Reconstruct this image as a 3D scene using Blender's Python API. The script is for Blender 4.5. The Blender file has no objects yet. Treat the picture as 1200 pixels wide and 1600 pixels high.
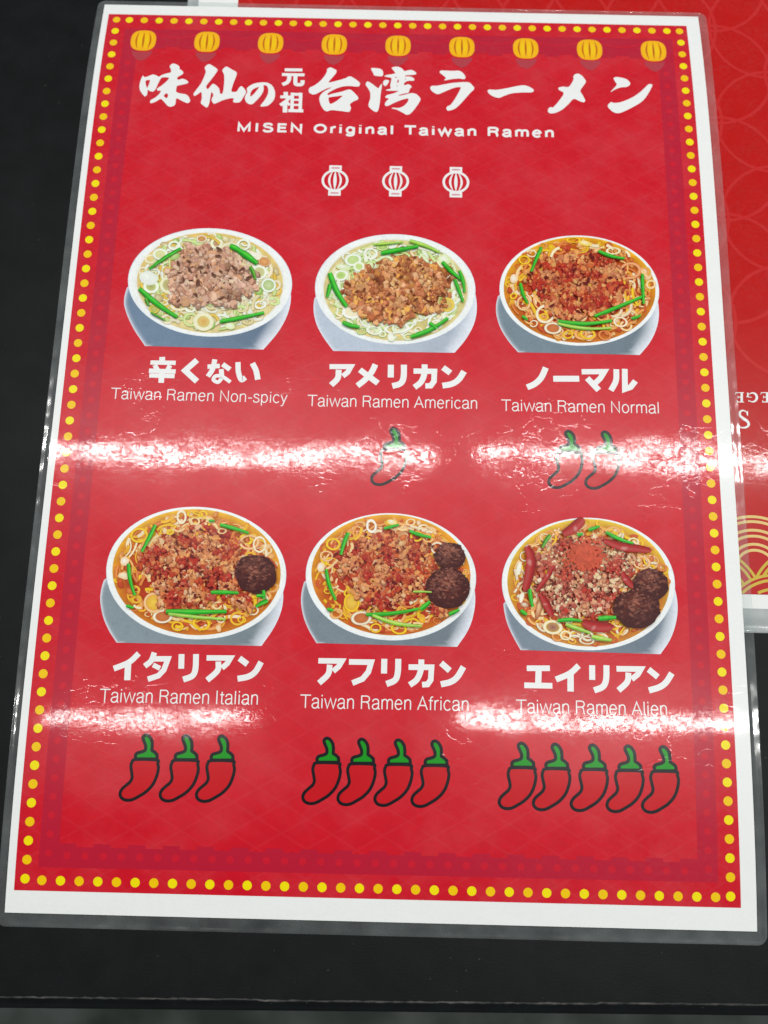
import bpy, math, random
import numpy as np
from mathutils import Vector, Matrix
from mathutils.geometry import delaunay_2d_cdt

# ------------------------------------------------------------------ camera
SC = bpy.context.scene
COL = SC.collection
MM = 0.001
cam_d = bpy.data.cameras.new('camera')
cam_d.sensor_fit = 'VERTICAL'
cam_d.sensor_height = 24.0
cam_d.lens = 24.0 * 1318.295 / 1600.0
cam_d.clip_start = 0.01
cam_d.clip_end = 50.0
cam = bpy.data.objects.new('camera', cam_d)
COL.objects.link(cam)
RGT = Vector((0.99972024, 0.02364701, 0.00051589))
DWN = Vector((0.02322103, -0.97709642, -0.21152631))
FWD = Vector((-0.00449789, 0.21147911, -0.97737217))
m4 = Matrix.Identity(4)
for r in range(3):
    m4[r][0], m4[r][1], m4[r][2] = RGT[r], -DWN[r], -FWD[r]
m4[0][3], m4[1][3], m4[2][3] = -0.9021 * MM, -123.1131 * MM, 358.38 * MM
cam.matrix_world = m4
SC.camera = cam
cam_d.dof.use_dof = True
cam_d.dof.focus_distance = 0.355
cam_d.dof.aperture_fstop = 5.2

# ------------------------------------------------------------------ world: plain dim room light, darker where the photographer stands
W = bpy.data.worlds.new('World')
SC.world = W
W.use_nodes = True
wn, wl = W.node_tree.nodes, W.node_tree.links
bg = wn['Background']
tc = wn.new('ShaderNodeTexCoord')
dot = wn.new('ShaderNodeVectorMath'); dot.operation = 'DOT_PRODUCT'
wl.new(tc.outputs['Generated'], dot.inputs[0])
dot.inputs[1].default_value = Vector((-0.36, -0.36, 0.86)).normalized()
rmp = wn.new('ShaderNodeValToRGB')
rmp.color_ramp.elements[0].position = 0.78
rmp.color_ramp.elements[0].color = (0.48, 0.53, 0.55, 1)
rmp.color_ramp.elements[1].position = 0.97
rmp.color_ramp.elements[1].color = (0.015, 0.015, 0.015, 1)
wl.new(dot.outputs['Value'], rmp.inputs[0])
wl.new(rmp.outputs[0], bg.inputs[0])
bg.inputs[1].default_value = 0.60

# ------------------------------------------------------------------ ceiling tubes (two rows of strip lamps)
def strip_lamp(x0, x1, y, wid, power, h=1.7):
    d = bpy.data.lights.new('ceiling_tube', 'AREA')
    d.shape = 'RECTANGLE'
    d.size = (x1 - x0); d.size_y = wid
    d.energy = power * (x1 - x0)
    d.color = (1.0, 0.99, 0.95)
    o = bpy.data.objects.new('ceiling_tube', d)
    o.location = ((x0 + x1) / 2, y, h)
    COL.objects.link(o)
    return o
strip_lamp(-0.86, 0.115, 0.455, 0.042, 11.5)
strip_lamp(0.225, 1.02, 0.470, 0.038, 10.2)
strip_lamp(-0.80, -0.315, -0.305, 0.036, 7.5)
strip_lamp(0.18, 0.88, -0.275, 0.044, 12.2)

SC.view_settings.view_transform = 'Standard'
SC.view_settings.look = 'None'
SC.view_settings.exposure = 0.0
SC.view_settings.gamma = 1.0
SC.view_settings.use_curve_mapping = False

# ------------------------------------------------------------------ helpers
def lin(c):
    c = c / 255.0
    return c / 12.92 if c <= 0.04045 else ((c + 0.055) / 1.055) ** 2.4
def ink(r, g, b):
    return tuple(max(0.004, min(0.85, lin(v) * 0.97 - 0.012)) for v in (r, g, b))
def mix(a, b, t):
    return tuple(a[i] + (b[i] - a[i]) * t for i in range(3))

HT = 210.0
_T = np.linspace(-1.1, 1.1, 2201)
_H = (1 - _T**2) * (6.389061 + 0.092934 * _T + 6.673059 * _T**2 + 0.305456 * _T**3)
_ds = HT * (_T[1] - _T[0])
_dh = np.gradient(_H, _ds)
_dy = np.sqrt(np.maximum(1 - _dh**2, 0.1))
_Y = np.concatenate([[0], np.cumsum((_dy[1:] + _dy[:-1]) / 2 * _ds)])
_Y -= _Y[1100]
def bowed(uvz):
    """sheet coordinates (mm across, mm along, mm above) -> metres, and the normals"""
    t = uvz[:, 1] / HT
    y = np.interp(t, _T, _Y); h = np.interp(t, _T, _H)
    dy = np.interp(t, _T, _dy); dh = np.interp(t, _T, _dh)
    n = np.stack([np.zeros_like(t), -dh, dy], 1)
    p = np.stack([uvz[:, 0], y, h], 1) + n * uvz[:, 2:3]
    return p * MM, n
def flat(uvz):
    n = np.zeros_like(uvz); n[:, 2] = 1
    p = uvz.copy(); p[:, 2] += -1.15
    return p * MM, n

class Print:
    """collects flat inked pieces in sheet coordinates; build() makes ONE mesh that follows the sheet"""
    STEP = 4.0
    def __init__(self, surf=bowed, cut=True):
        self.tri = []          # (3 x (u,s), 3 colours, z)
        self.surf, self.cut = surf, cut
    def t(self, p, c, z):
        self.tri.append((p, c, z))
    def fan(self, cen, cc, ring, cr, z):
        n = len(ring)
        for i in range(n):
            j = (i + 1) % n
            ci = cr[i] if isinstance(cr[0], tuple) else cr
            cj = cr[j] if isinstance(cr[0], tuple) else cr
            self.t((cen, ring[i], ring[j]), (cc, ci, cj), z)
    def poly(self, pts, col, z, holes=(), colfn=None):
        loops = [list(pts)] + [list(h) for h in holes]
        vs, es = [], []
        for L in loops:
            b = len(vs); n = len(L)
            vs += [Vector((p[0], p[1])) for p in L]
            es += [(b + i, b + (i + 1) % n) for i in range(n)]
        ov, oe, of, *_ = delaunay_2d_cdt(vs, es, [], 0, 1e-6)
        def inside(x, y, L):
            k = False; n = len(L)
            for i in range(n):
                x1, y1 = L[i][:2]; x2, y2 = L[(i + 1) % n][:2]
                if (y1 > y) != (y2 > y) and x < (x2 - x1) * (y - y1) / (y2 - y1) + x1:
                    k = not k
            return k
        for f in of:
            P = [(ov[i][0], ov[i][1]) for i in f]
            cx = sum(p[0] for p in P) / 3; cy = sum(p[1] for p in P) / 3
            if not inside(cx, cy, loops[0]) or any(inside(cx, cy, h) for h in loops[1:]):
                continue
            cs = [colfn(*p) for p in P] if colfn else [col] * 3
            self.t(P, cs, z)
    def strip(self, rows, cols, z):
        """rows: list of equally long point lists; cols: colour per row (or list per row)"""
        for a in range(len(rows) - 1):
            A, B = rows[a], rows[a + 1]
            for i in range(len(A) - 1):
                ca = cols[a] if isinstance(cols[a], tuple) else None
                cb = cols[a + 1] if isinstance(cols[a + 1], tuple) else None
                a0 = ca or cols[a][i]; a1 = ca or cols[a][i + 1]
                b0 = cb or cols[a + 1][i]; b1 = cb or cols[a + 1][i + 1]
                self.t((A[i], A[i + 1], B[i + 1]), (a0, a1, b1), z)
                self.t((A[i], B[i + 1], B[i]), (a0, b1, b0), z)
    def stroke(self, path, w, col, z, closed=False):
        L, R = offset(path, w, closed)
        if closed:
            L.append(L[0]); R.append(R[0])
        self.strip([L, R], [col, col], z)
    def build(self, name, mat, parent=None):
        P, Cc, Z = [], [], []
        stack = []
        for (p, c, z) in self.tri:
            zz = z if isinstance(z, tuple) else (z, z, z)
            stack.append(tuple((p[i][0], p[i][1], zz[i]) + tuple(c[i]) for i in range(3)))
        out = []
        if self.cut:
            st = self.STEP
            while stack:
                tr = stack.pop()
                lo = min(v[1] for v in tr); hi = max(v[1] for v in tr)
                k = math.floor(lo / st + 1e-7) + 1
                if k * st >= hi - 1e-5:
                    out.append(tr); continue
                k2 = math.ceil(hi / st - 1e-7) - 1
                km = (k + k2) // 2
                sv = km * st
                below, above = [], []
                for i in range(3):
                    a, b = tr[i], tr[(i + 1) % 3]
                    if a[1] <= sv: below.append(a)
                    if a[1] >= sv: above.append(a)
                    if (a[1] - sv) * (b[1] - sv) < 0:
                        f = (sv - a[1]) / (b[1] - a[1])
                        q = tuple(a[j] + (b[j] - a[j]) * f for j in range(len(a)))
                        q = (q[0], sv) + q[2:]
                        below.append(q); above.append(q)
                for part in (below, above):
                    for i in range(1, len(part) - 1):
                        stack.append((part[0], part[i], part[i + 1]))
        else:
            out = stack
        A = np.array(out, dtype=float).reshape(-1, 3, 6)
        # consistent upward winding
        e1 = A[:, 1, :2] - A[:, 0, :2]; e2 = A[:, 2, :2] - A[:, 0, :2]
        cr = e1[:, 0] * e2[:, 1] - e1[:, 1] * e2[:, 0]
        A = A[np.abs(cr) > 1e-9]; cr = cr[np.abs(cr) > 1e-9]
        fl = cr < 0
        A[fl] = A[fl][:, ::-1]
        V = A.reshape(-1, 6)
        pos, nor = self.surf(V[:, :3].copy())
        n = len(V)
        me = bpy.data.meshes.new(name)
        me.vertices.add(n); me.loops.add(n); me.polygons.add(n // 3)
        me.vertices.foreach_set('co', pos.astype(np.float32).ravel())
        me.loops.foreach_set('vertex_index', np.arange(n, dtype=np.int32))
        me.polygons.foreach_set('loop_start', np.arange(0, n, 3, dtype=np.int32))
        me.update(calc_edges=True)
        uv = me.uv_layers.new(name='sheet')
        uv.data.foreach_set('uv', V[:, :2].astype(np.float32).ravel())
        ca = me.color_attributes.new('ink', 'FLOAT_COLOR', 'CORNER')
        ca.data.foreach_set('color', np.concatenate([V[:, 3:6], np.ones((n, 1))], 1).astype(np.float32).ravel())
        me.polygons.foreach_set('use_smooth', np.ones(n // 3, dtype=bool))
        me.normals_split_custom_set([tuple(v) for v in nor])
        me.materials.append(mat)
        o = bpy.data.objects.new(name, me)
        COL.objects.link(o)
        if parent: o.parent = parent
        return o

def catmull(P, n=6, closed=False):
    P = [tuple(p[:2]) for p in P]
    out = []
    m = len(P)
    rng = range(m) if closed else range(m - 1)
    for i in rng:
        p0 = P[(i - 1) % m] if closed or i > 0 else (2 * P[0][0] - P[1][0], 2 * P[0][1] - P[1][1])
        p1, p2 = P[i], P[(i + 1) % m]
        p3 = P[(i + 2) % m] if closed or i + 2 < m else (2 * p2[0] - p1[0], 2 * p2[1] - p1[1])
        for k in range(n):
            t = k / n
            out.append(tuple(0.5 * (2 * p1[d] + (p2[d] - p0[d]) * t + (2 * p0[d] - 5 * p1[d] + 4 * p2[d] - p3[d]) * t * t
                                    + (3 * p1[d] - p0[d] - 3 * p2[d] + p3[d]) * t ** 3) for d in (0, 1)))
    if not closed: out.append(P[-1])
    return out
def chaikin(P, it=2, q=0.22):
    for _ in range(it):
        N = []
        for i in range(len(P)):
            a, b = P[i], P[(i + 1) % len(P)]
            N.append((a[0] + (b[0] - a[0]) * q, a[1] + (b[1] - a[1]) * q))
            N.append((a[0] + (b[0] - a[0]) * (1 - q), a[1] + (b[1] - a[1]) * (1 - q)))
        P = N
    return P
def offset(path, w, closed=False):
    n = len(path); L, R = [], []
    for i, p in enumerate(path):
        a = path[(i - 1) % n] if closed or i > 0 else None
        b = path[(i + 1) % n] if closed or i < n - 1 else None
        def nrm(p, q):
            dx, dy = q[0] - p[0], q[1] - p[1]; l = math.hypot(dx, dy) or 1e-9
            return (-dy / l, dx / l)
        if a is None: nx, ny = nrm(p, b); k = 1
        elif b is None: nx, ny = nrm(a, p); k = 1
        else:
            n1, n2 = nrm(a, p), nrm(p, b)
            nx, ny = n1[0] + n2[0], n1[1] + n2[1]; l = math.hypot(nx, ny)
            if l < 1e-6: nx, ny, k = n1[0], n1[1], 1
            else:
                nx, ny = nx / l, ny / l
                k = 1 / max(0.45, nx * n1[0] + ny * n1[1])
        ww = (w[i] if isinstance(w, (list, tuple)) else w) / 2 * k
        L.append((p[0] + nx * ww, p[1] + ny * ww)); R.append((p[0] - nx * ww, p[1] - ny * ww))
    return L, R
def ell(cx, cy, rx, ry, n=24, rot=0.0, a0=0.0, a1=2 * math.pi):
    full = abs(a1 - a0 - 2 * math.pi) < 1e-6
    m = n if full else n - 1
    c, s = math.cos(rot), math.sin(rot)
    out = []
    for i in range(n):
        a = a0 + (a1 - a0) * i / m
        x, y = rx * math.cos(a), ry * math.sin(a)
        out.append((cx + x * c - y * s, cy + x * s + y * c))
    return out

# artwork frames: affine maps from a drawing's own units to sheet millimetres
ART = {
    'aji': (0.02566, 0.00283, -129.27953, 0.00065, -0.03081, 177.24449),
    'sen': (0.02566, 0.00231, -102.80035, 0.00065, -0.03084, 177.92744),
    'no': (0.01540, 0.00116, -77.45773, 0.00039, -0.01850, 171.02028),
    'gan': (0.01923, 0.00119, -60.68478, 0.00049, -0.02307, 177.07899),
    'tai': (0.02565, 0.00119, -46.59982, 0.00065, -0.03079, 177.44526),
    'wan': (0.02565, 0.00063, -18.56836, 0.00065, -0.03083, 178.16809),
    'ra': (0.02563, 0.00005, 11.05048, 0.00065, -0.03074, 177.00436),
    'bar': (0.04616, -0.00143, 40.77221, 0.00117, -0.05545, 177.77666),
    'nn': (0.02559, -0.00162, 96.49992, 0.00064, -0.03061, 175.36747),
    'c1': (0.07765, 0.00569, -131.97649, 0.00185, -0.08205, 22.78017),
    'c2': (0.07060, 0.00165, -43.75259, 0.00168, -0.07467, 24.88561),
    'c3': (0.07049, -0.00193, 41.67386, 0.00168, -0.07451, 23.89025),
    'c4': (0.06560, 0.00439, -122.46403, 0.00155, -0.06430, -106.57219),
    'c5': (0.06556, 0.00152, -40.51375, 0.00155, -0.06428, -104.64239),
    'c6': (0.06547, -0.00162, 49.32733, 0.00155, -0.06417, -105.12570),
    'b1': (0.07968, 0.00604, -137.79843, 0.00191, -0.08651, 88.64064),
    'b2': (0.07240, 0.00160, -43.33103, 0.00173, -0.07862, 90.88247),
    'b3': (0.06994, -0.00195, 42.27169, 0.00168, -0.07595, 89.69533),
    'b4': (0.07169, 0.00507, -127.82918, 0.00170, -0.07204, -44.62760),
    'b5': (0.06716, 0.00149, -40.14413, 0.00159, -0.06752, -45.32634),
    'b6': (0.06713, -0.00177, 44.67116, 0.00159, -0.06750, -43.33568),
    'let': (0.02385, -0.00162, 140.16928, 0.00057, -0.02511, 16.88651),
    'wave': (0.03777, -0.00255, 145.6036, 0.00090, -0.03816, -36.48564),
}
def A(key, pts):
    a, b, c, d, e, f = ART[key]
    return [(a * p[0] + b * p[1] + c, d * p[0] + e * p[1] + f) for p in pts]
def amm(key):
    a, b, c, d, e, f = ART[key]
    return math.sqrt(abs(a * e - b * d))

# ------------------------------------------------------------------ materials
def new_mat(name):
    m = bpy.data.materials.new(name); m.use_nodes = True
    nt = m.node_tree
    return m, nt, nt.nodes, nt.links, nt.nodes['Principled BSDF']
def noise(nt, vec, scale, detail=2.0, rough=0.5, dims='3D'):
    n = nt.nodes.new('ShaderNodeTexNoise'); n.noise_dimensions = dims
    n.inputs['Scale'].default_value = scale; n.inputs['Detail'].default_value = detail; n.inputs['Roughness'].default_value = rough
    nt.links.new(vec, n.inputs['Vector'])
    return n.outputs['Fac']
def math_(nt, op, a, b=None, c=None):
    n = nt.nodes.new('ShaderNodeMath'); n.operation = op
    for i, v in enumerate((a, b, c)):
        if v is None: continue
        if isinstance(v, (int, float)): n.inputs[i].default_value = v
        else: nt.links.new(v, n.inputs[i])
    return n.outputs[0]
def uvvec(nt, sx=1.0, sy=1.0, rot=0.0):
    u = nt.nodes.new('ShaderNodeUVMap'); u.uv_map = 'sheet'
    mp = nt.nodes.new('ShaderNodeMapping')
    mp.inputs['Scale'].default_value = (sx, sy, 1); mp.inputs['Rotation'].default_value = (0, 0, rot)
    nt.links.new(u.outputs[0], mp.inputs['Vector'])
    return mp.outputs[0]

def film_group(amount=1.0, name='laminate surface'):
    """the unevenness of the hot laminated film: long waves, orange peel, fine scuffs, all in mm of height"""
    g = bpy.data.node_groups.new(name, 'ShaderNodeTree')
    g.interface.new_socket('Normal', in_out='OUTPUT', socket_type='NodeSocketVector')
    g.interface.new_socket('Rough', in_out='OUTPUT', socket_type='NodeSocketFloat')
    g.interface.new_socket('Gloss', in_out='OUTPUT', socket_type='NodeSocketFloat')
    go = g.nodes.new('NodeGroupOutput')
    v = uvvec(g)
    h = math_(g, 'MULTIPLY', noise(g, uvvec(g, 1 / 70, 1 / 32), 1.0, 1.0), 0.30)
    mid = noise(g, uvvec(g, 1 / 4.0, 1 / 3.6), 1.0, 3.0, 0.6)
    h = math_(g, 'ADD', h, math_(g, 'MULTIPLY', mid, 0.0075))
    fine = noise(g, uvvec(g, 1 / 1.5, 1 / 1.2), 1.0, 2.0, 0.6)
    h = math_(g, 'ADD', h, math_(g, 'MULTIPLY', fine, 0.0042))
    # scuffs: thin grooves in three directions
    for rot, sx, sy, amp in ((0.6, 1 / 26, 1 / 0.7, 0.00035), (-1.0, 1 / 34, 1 / 0.8, 0.00035), (1.75, 1 / 22, 1 / 0.7, 0.0003)):
        s = noise(g, uvvec(g, sx, sy, rot), 1.0, 0.0)
        s = math_(g, 'SMOOTH_MIN', math_(g, 'ABSOLUTE', math_(g, 'SUBTRACT', s, 0.5)), 0.05, 0.02)
        h = math_(g, 'ADD', h, math_(g, 'MULTIPLY', s, amp / 0.05))
    # a few creases and dents
    cr = noise(g, uvvec(g, 1 / 16, 1 / 9, 0.35), 1.0, 3.0, 0.55)
    d = math_(g, 'ABSOLUTE', math_(g, 'SUBTRACT', cr, 0.5))
    d = math_(g, 'SMOOTH_MIN', d, 0.02, 0.012)
    mask = noise(g, uvvec(g, 1 / 45, 1 / 38), 1.0, 1.0)
    mk = g.nodes.new('ShaderNodeMapRange'); mk.inputs[1].default_value = 0.50; mk.inputs[2].default_value = 0.62
    g.links.new(mask, mk.inputs[0])
    h = math_(g, 'ADD', h, math_(g, 'MULTIPLY', math_(g, 'MULTIPLY', d, 0.60), mk.outputs[0]))
    b = g.nodes.new('ShaderNodeBump')
    b.inputs['Strength'].default_value = amount
    b.inputs['Distance'].default_value = MM
    g.links.new(h, b.inputs['Height'])
    g.links.new(b.outputs[0], go.inputs['Normal'])
    r = math_(g, 'ADD', 0.03, math_(g, 'MULTIPLY', noise(g, v, 1 / 9, 3.0), 0.05))
    g.links.new(r, go.inputs['Rough'])
    # worn, dulled patches and specks in the gloss
    sp = g.nodes.new('ShaderNodeMapRange'); sp.inputs[1].default_value = 0.40; sp.inputs[2].default_value = 0.60; sp.inputs[3].default_value = 0.12; sp.inputs[4].default_value = 1.0
    g.links.new(noise(g, uvvec(g, 1 / 2.2, 1 / 1.7), 1.0, 4.0, 0.75), sp.inputs[0])
    s2 = g.nodes.new('ShaderNodeMapRange'); s2.inputs[1].default_value = 0.36; s2.inputs[2].default_value = 0.58; s2.inputs[3].default_value = 0.35; s2.inputs[4].default_value = 1.0
    g.links.new(noise(g, uvvec(g, 1 / 13, 1 / 9), 1.0, 3.0, 0.6), s2.inputs[0])
    g.links.new(math_(g, 'MULTIPLY', math_(g, 'MULTIPLY', sp.outputs[0], s2.outputs[0]), 0.80), go.inputs['Gloss'])
    return g
FILM = film_group(0.8)

def laminated(name, color=None, mottle=0.10, veil=0.27, lattice=False):
    """ink on paper under the glossy film"""
    m, nt, N, L, bs = new_mat(name)
    if color is None:
        at = N.new('ShaderNodeAttribute'); at.attribute_name = 'ink'
        csrc = at.outputs['Color']
    else:
        rgb = N.new('ShaderNodeRGB'); rgb.outputs[0].default_value = tuple(color) + (1,)
        csrc = rgb.outputs[0]
    v = uvvec(nt)
    f = noise(nt, v, 1 / 7, 4.0, 0.62)
    f2 = noise(nt, v, 1 / 1.3, 2.0, 0.6)
    k = math_(nt, 'ADD', math_(nt, 'MULTIPLY', math_(nt, 'SUBTRACT', f, 0.5), mottle * 2.2), math_(nt, 'MULTIPLY', math_(nt, 'SUBTRACT', f2, 0.5), mottle * 2.0))
    k = math_(nt, 'ADD', k, 1.0)
    hs = N.new('ShaderNodeVectorMath'); hs.operation = 'SCALE'
    L.new(csrc, hs.inputs[0]); L.new(k, hs.inputs['Scale'])
    col = hs.outputs[0]
    if lattice:
        # faint pale diamond lattice printed on the red ground, and worn pale patches of the ink
        prev = None
        for rot in (0.52, -0.52):
            w = N.new('ShaderNodeTexWave'); w.wave_type = 'BANDS'; w.bands_direction = 'X'
            w.inputs['Scale'].default_value = 0.30; w.inputs['Distortion'].default_value = 0.0
            mp = uvvec(nt, 0.105, 0.105, rot + math.pi / 2)
            L.new(mp, w.inputs['Vector'])
            p = math_(nt, 'POWER', w.outputs['Fac'], 60.0)
            prev = p if prev is None else math_(nt, 'MAXIMUM', prev, p)
        wear = noise(nt, v, 1 / 24, 3.0, 0.6)
        mr = N.new('ShaderNodeMapRange'); mr.inputs[1].default_value = 0.42; mr.inputs[2].default_value = 0.72; mr.inputs[4].default_value = 0.045
        L.new(wear, mr.inputs[0])
        amt = math_(nt, 'ADD', math_(nt, 'MULTIPLY', prev, 0.016), mr.outputs[0])
        mx = N.new('ShaderNodeMix'); mx.data_type = 'RGBA'
        L.new(amt, mx.inputs['Factor']); L.new(col, mx.inputs['A']); mx.inputs['B'].default_value = (0.75, 0.42, 0.45, 1)
        col = mx.outputs['Result']
    L.new(col, bs.inputs['Base Color'])
    g = N.new('ShaderNodeGroup'); g.node_tree = FILM
    L.new(g.outputs['Normal'], bs.inputs['Normal'])
    L.new(g.outputs['Normal'], bs.inputs['Coat Normal'])
    L.new(g.outputs['Rough'], bs.inputs['Coat Roughness'])
    L.new(g.outputs['Gloss'], bs.inputs['Coat Weight'])
    bs.inputs['Coat IOR'].default_value = 1.5
    bs.inputs['Roughness'].default_value = veil
    bs.inputs['Specular IOR Level'].default_value = 0.15
    return m

M_PAPER = laminated('laminated white paper', (0.80, 0.81, 0.80), mottle=0.02)
M_RED = laminated('laminated red ink', ink(203, 38, 50), mottle=0.10, lattice=True)
M_INK = laminated('laminated colour ink', None, mottle=0.04)
M_FOOD = laminated('laminated food picture ink', None, mottle=0.13)
M_WHITE = laminated('laminated white lettering', (0.80, 0.80, 0.80), mottle=0.02)

def make_film(name, milk):
    m, nt, N, L, bs = new_mat(name)
    out = N['Material Output']; N.remove(bs)
    v = uvvec(nt)
    h = math_(nt, 'ADD', math_(nt, 'MULTIPLY', noise(nt, uvvec(nt, 1 / 7, 1 / 7), 1.0, 0.0), 0.22), math_(nt, 'MULTIPLY', noise(nt, v, 1 / 3, 0.0), 0.003))
    b = N.new('ShaderNodeBump'); b.inputs['Distance'].default_value = MM; b.inputs['Strength'].default_value = 1.0
    L.new(h, b.inputs['Height'])
    tr = N.new('ShaderNodeBsdfTransparent'); tr.inputs[0].default_value = (0.97, 0.985, 0.985, 1)
    df = N.new('ShaderNodeBsdfDiffuse'); df.inputs[0].default_value = (0.72, 0.76, 0.76, 1)
    gl = N.new('ShaderNodeBsdfGlossy'); gl.inputs['Roughness'].default_value = 0.10; L.new(b.outputs[0], gl.inputs['Normal'])
    cl = noise(nt, uvvec(nt, 1 / 14, 1 / 14), 1.0, 3.0)
    m1 = N.new('ShaderNodeMixShader'); L.new(math_(nt, 'MULTIPLY', cl, milk * 2), m1.inputs[0]); L.new(tr.outputs[0], m1.inputs[1]); L.new(df.outputs[0], m1.inputs[2])
    fr = N.new('ShaderNodeFresnel'); fr.inputs[0].default_value = 1.52; L.new(b.outputs[0], fr.inputs['Normal'])
    m2 = N.new('ShaderNodeMixShader'); ge = N.new('ShaderNodeNewGeometry'); L.new(math_(nt, 'MULTIPLY', math_(nt, 'MULTIPLY', fr.outputs[0], 1.6), math_(nt, 'SUBTRACT', 1.0, ge.outputs['Backfacing'])), m2.inputs[0]); L.new(m1.outputs[0], m2.inputs[1]); L.new(gl.outputs[0], m2.inputs[2])
    L.new(m2.outputs[0], out.inputs[0])
    return m
M_FILM = make_film('clear laminate film', 0.048)
M_FILM2 = make_film('laminate film with painted glare', 0.42)  # back menu margin: white glare on the film painted in as milky diffuse

def plain(name, col, rough=0.5, bump=None):
    m, nt, N, L, bs = new_mat(name)
    bs.inputs['Base Color'].default_value = tuple(col) + (1,)
    bs.inputs['Roughness'].default_value = rough
    return m

# ------------------------------------------------------------------ floor and table
def empty(name, loc=(0, 0, 0)):
    o = bpy.data.objects.new(name, None); o.location = loc; o.empty_display_size = 0.02
    COL.objects.link(o); return o
def mesh_obj(name, verts, faces, mat, parent=None, smooth=False):
    me = bpy.data.meshes.new(name); me.from_pydata(verts, [], faces); me.update()
    me.materials.append(mat)
    if smooth: me.polygons.foreach_set('use_smooth', np.ones(len(faces), dtype=bool))
    o = bpy.data.objects.new(name, me); COL.objects.link(o)
    if parent: o.parent = parent
    return o

m, nt, N, L, bs = new_mat('dark green floor tile')
tcn = N.new('ShaderNodeTexCoord')
cr = N.new('ShaderNodeValToRGB')
cr.color_ramp.elements[0].color = (0.030, 0.040, 0.030, 1); cr.color_ramp.elements[1].color = (0.12, 0.13, 0.12, 1)
cr.color_ramp.elements[0].position = 0.4; cr.color_ramp.elements[1].position = 0.62
L.new(noise(nt, tcn.outputs['Object'], 9.0, 3.0), cr.inputs[0]); L.new(cr.outputs[0], bs.inputs['Base Color'])
bs.inputs['Roughness'].default_value = 0.45
floor = mesh_obj('floor', [(-3, -3, -0.74), (3, -3, -0.74), (3, 3, -0.74), (-3, 3, -0.74)], [(0, 1, 2, 3)], m)
floor['kind'] = 'structure'

m, nt, N, L, bs = new_mat('black laminate tabletop')
tcn = N.new('ShaderNodeTexCoord')
ob = tcn.outputs['Object']
f = noise(nt, ob, 60.0, 4.0, 0.6)
cr = N.new('ShaderNodeValToRGB')
cr.color_ramp.elements[0].color = (0.0024, 0.0031, 0.0034, 1); cr.color_ramp.elements[1].color = (0.0052, 0.0066, 0.0072, 1)
cr.color_ramp.elements[0].position = 0.35; cr.color_ramp.elements[1].position = 0.7
L.new(f, cr.inputs[0])
sp = N.new('ShaderNodeMapRange'); sp.inputs[1].default_value = 0.77; sp.inputs[2].default_value = 0.80
L.new(noise(nt, ob, 420.0, 1.0), sp.inputs[0])
mx = N.new('ShaderNodeMix'); mx.data_type = 'RGBA'
L.new(math_(nt, 'MULTIPLY', sp.outputs[0], 0.25), mx.inputs['Factor']); L.new(cr.outputs[0], mx.inputs['A']); mx.inputs['B'].default_value = (0.12, 0.12, 0.11, 1)
L.new(mx.outputs['Result'], bs.inputs['Base Color'])
rr = math_(nt, 'ADD', 0.36, math_(nt, 'MULTIPLY', noise(nt, ob, 25.0, 4.0), 0.18))
L.new(rr, bs.inputs['Roughness'])
bp = N.new('ShaderNodeBump'); bp.inputs['Distance'].default_value = 0.0004; bp.inputs['Strength'].default_value = 0.10
mpn = N.new('ShaderNodeMapping'); mpn.inputs['Scale'].default_value = (700, 1300, 700); L.new(ob, mpn.inputs[0])
L.new(noise(nt, mpn.outputs[0], 1.0, 3.0, 0.6), bp.inputs['Height']); L.new(bp.outputs[0], bs.inputs['Normal'])
bs.inputs['Specular IOR Level'].default_value = 0.125
M_TABLE = m

table = empty('table', (0, -0.2390, -0.0016))
table.rotation_euler = (0, 0, math.atan2(4.28, 297.3))
table['label'] = 'black table with a worn rounded front edge under both menus'
table['category'] = 'table'
R0 = 0.0056
prof = [(0.75, 0.0)] + [(0.70 - 0.70 * k / 6, 0.0) for k in range(1, 7)]
prof += [(-R0 * math.sin(a), -R0 + R0 * math.cos(a)) for a in [math.pi / 2 * k / 10 for k in range(1, 11)]]
prof += [(-R0, -0.028), (0.75, -0.028)]
xs = [-0.75 + 1.5 * i / 30 for i in range(31)]
vv, ff = [], []
for x in xs:
    for (y, z) in prof: vv.append((x, y, z))
n = len(prof)
for i in range(len(xs) - 1):
    for j in range(n):
        k = (j + 1) % n
        ff.append((i * n + j, i * n + k, (i + 1) * n + k, (i + 1) * n + j))
ff.append(tuple(range(n))[::-1]); ff.append(tuple((len(xs) - 1) * n + j for j in range(n)))
top = mesh_obj('tabletop', vv, ff, M_TABLE, table)
for p in top.data.polygons:
    p.use_smooth = False
import bmesh
_bm = bmesh.new(); _bm.from_mesh(top.data)
bmesh.ops.recalc_face_normals(_bm, faces=_bm.faces[:])
_bm.to_mesh(top.data); _bm.free()
for p in top.data.polygons:
    if abs(p.normal.z) < 0.9999 and abs(p.normal.x) < 0.5 and p.normal.z > 0.01: p.use_smooth = True
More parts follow.
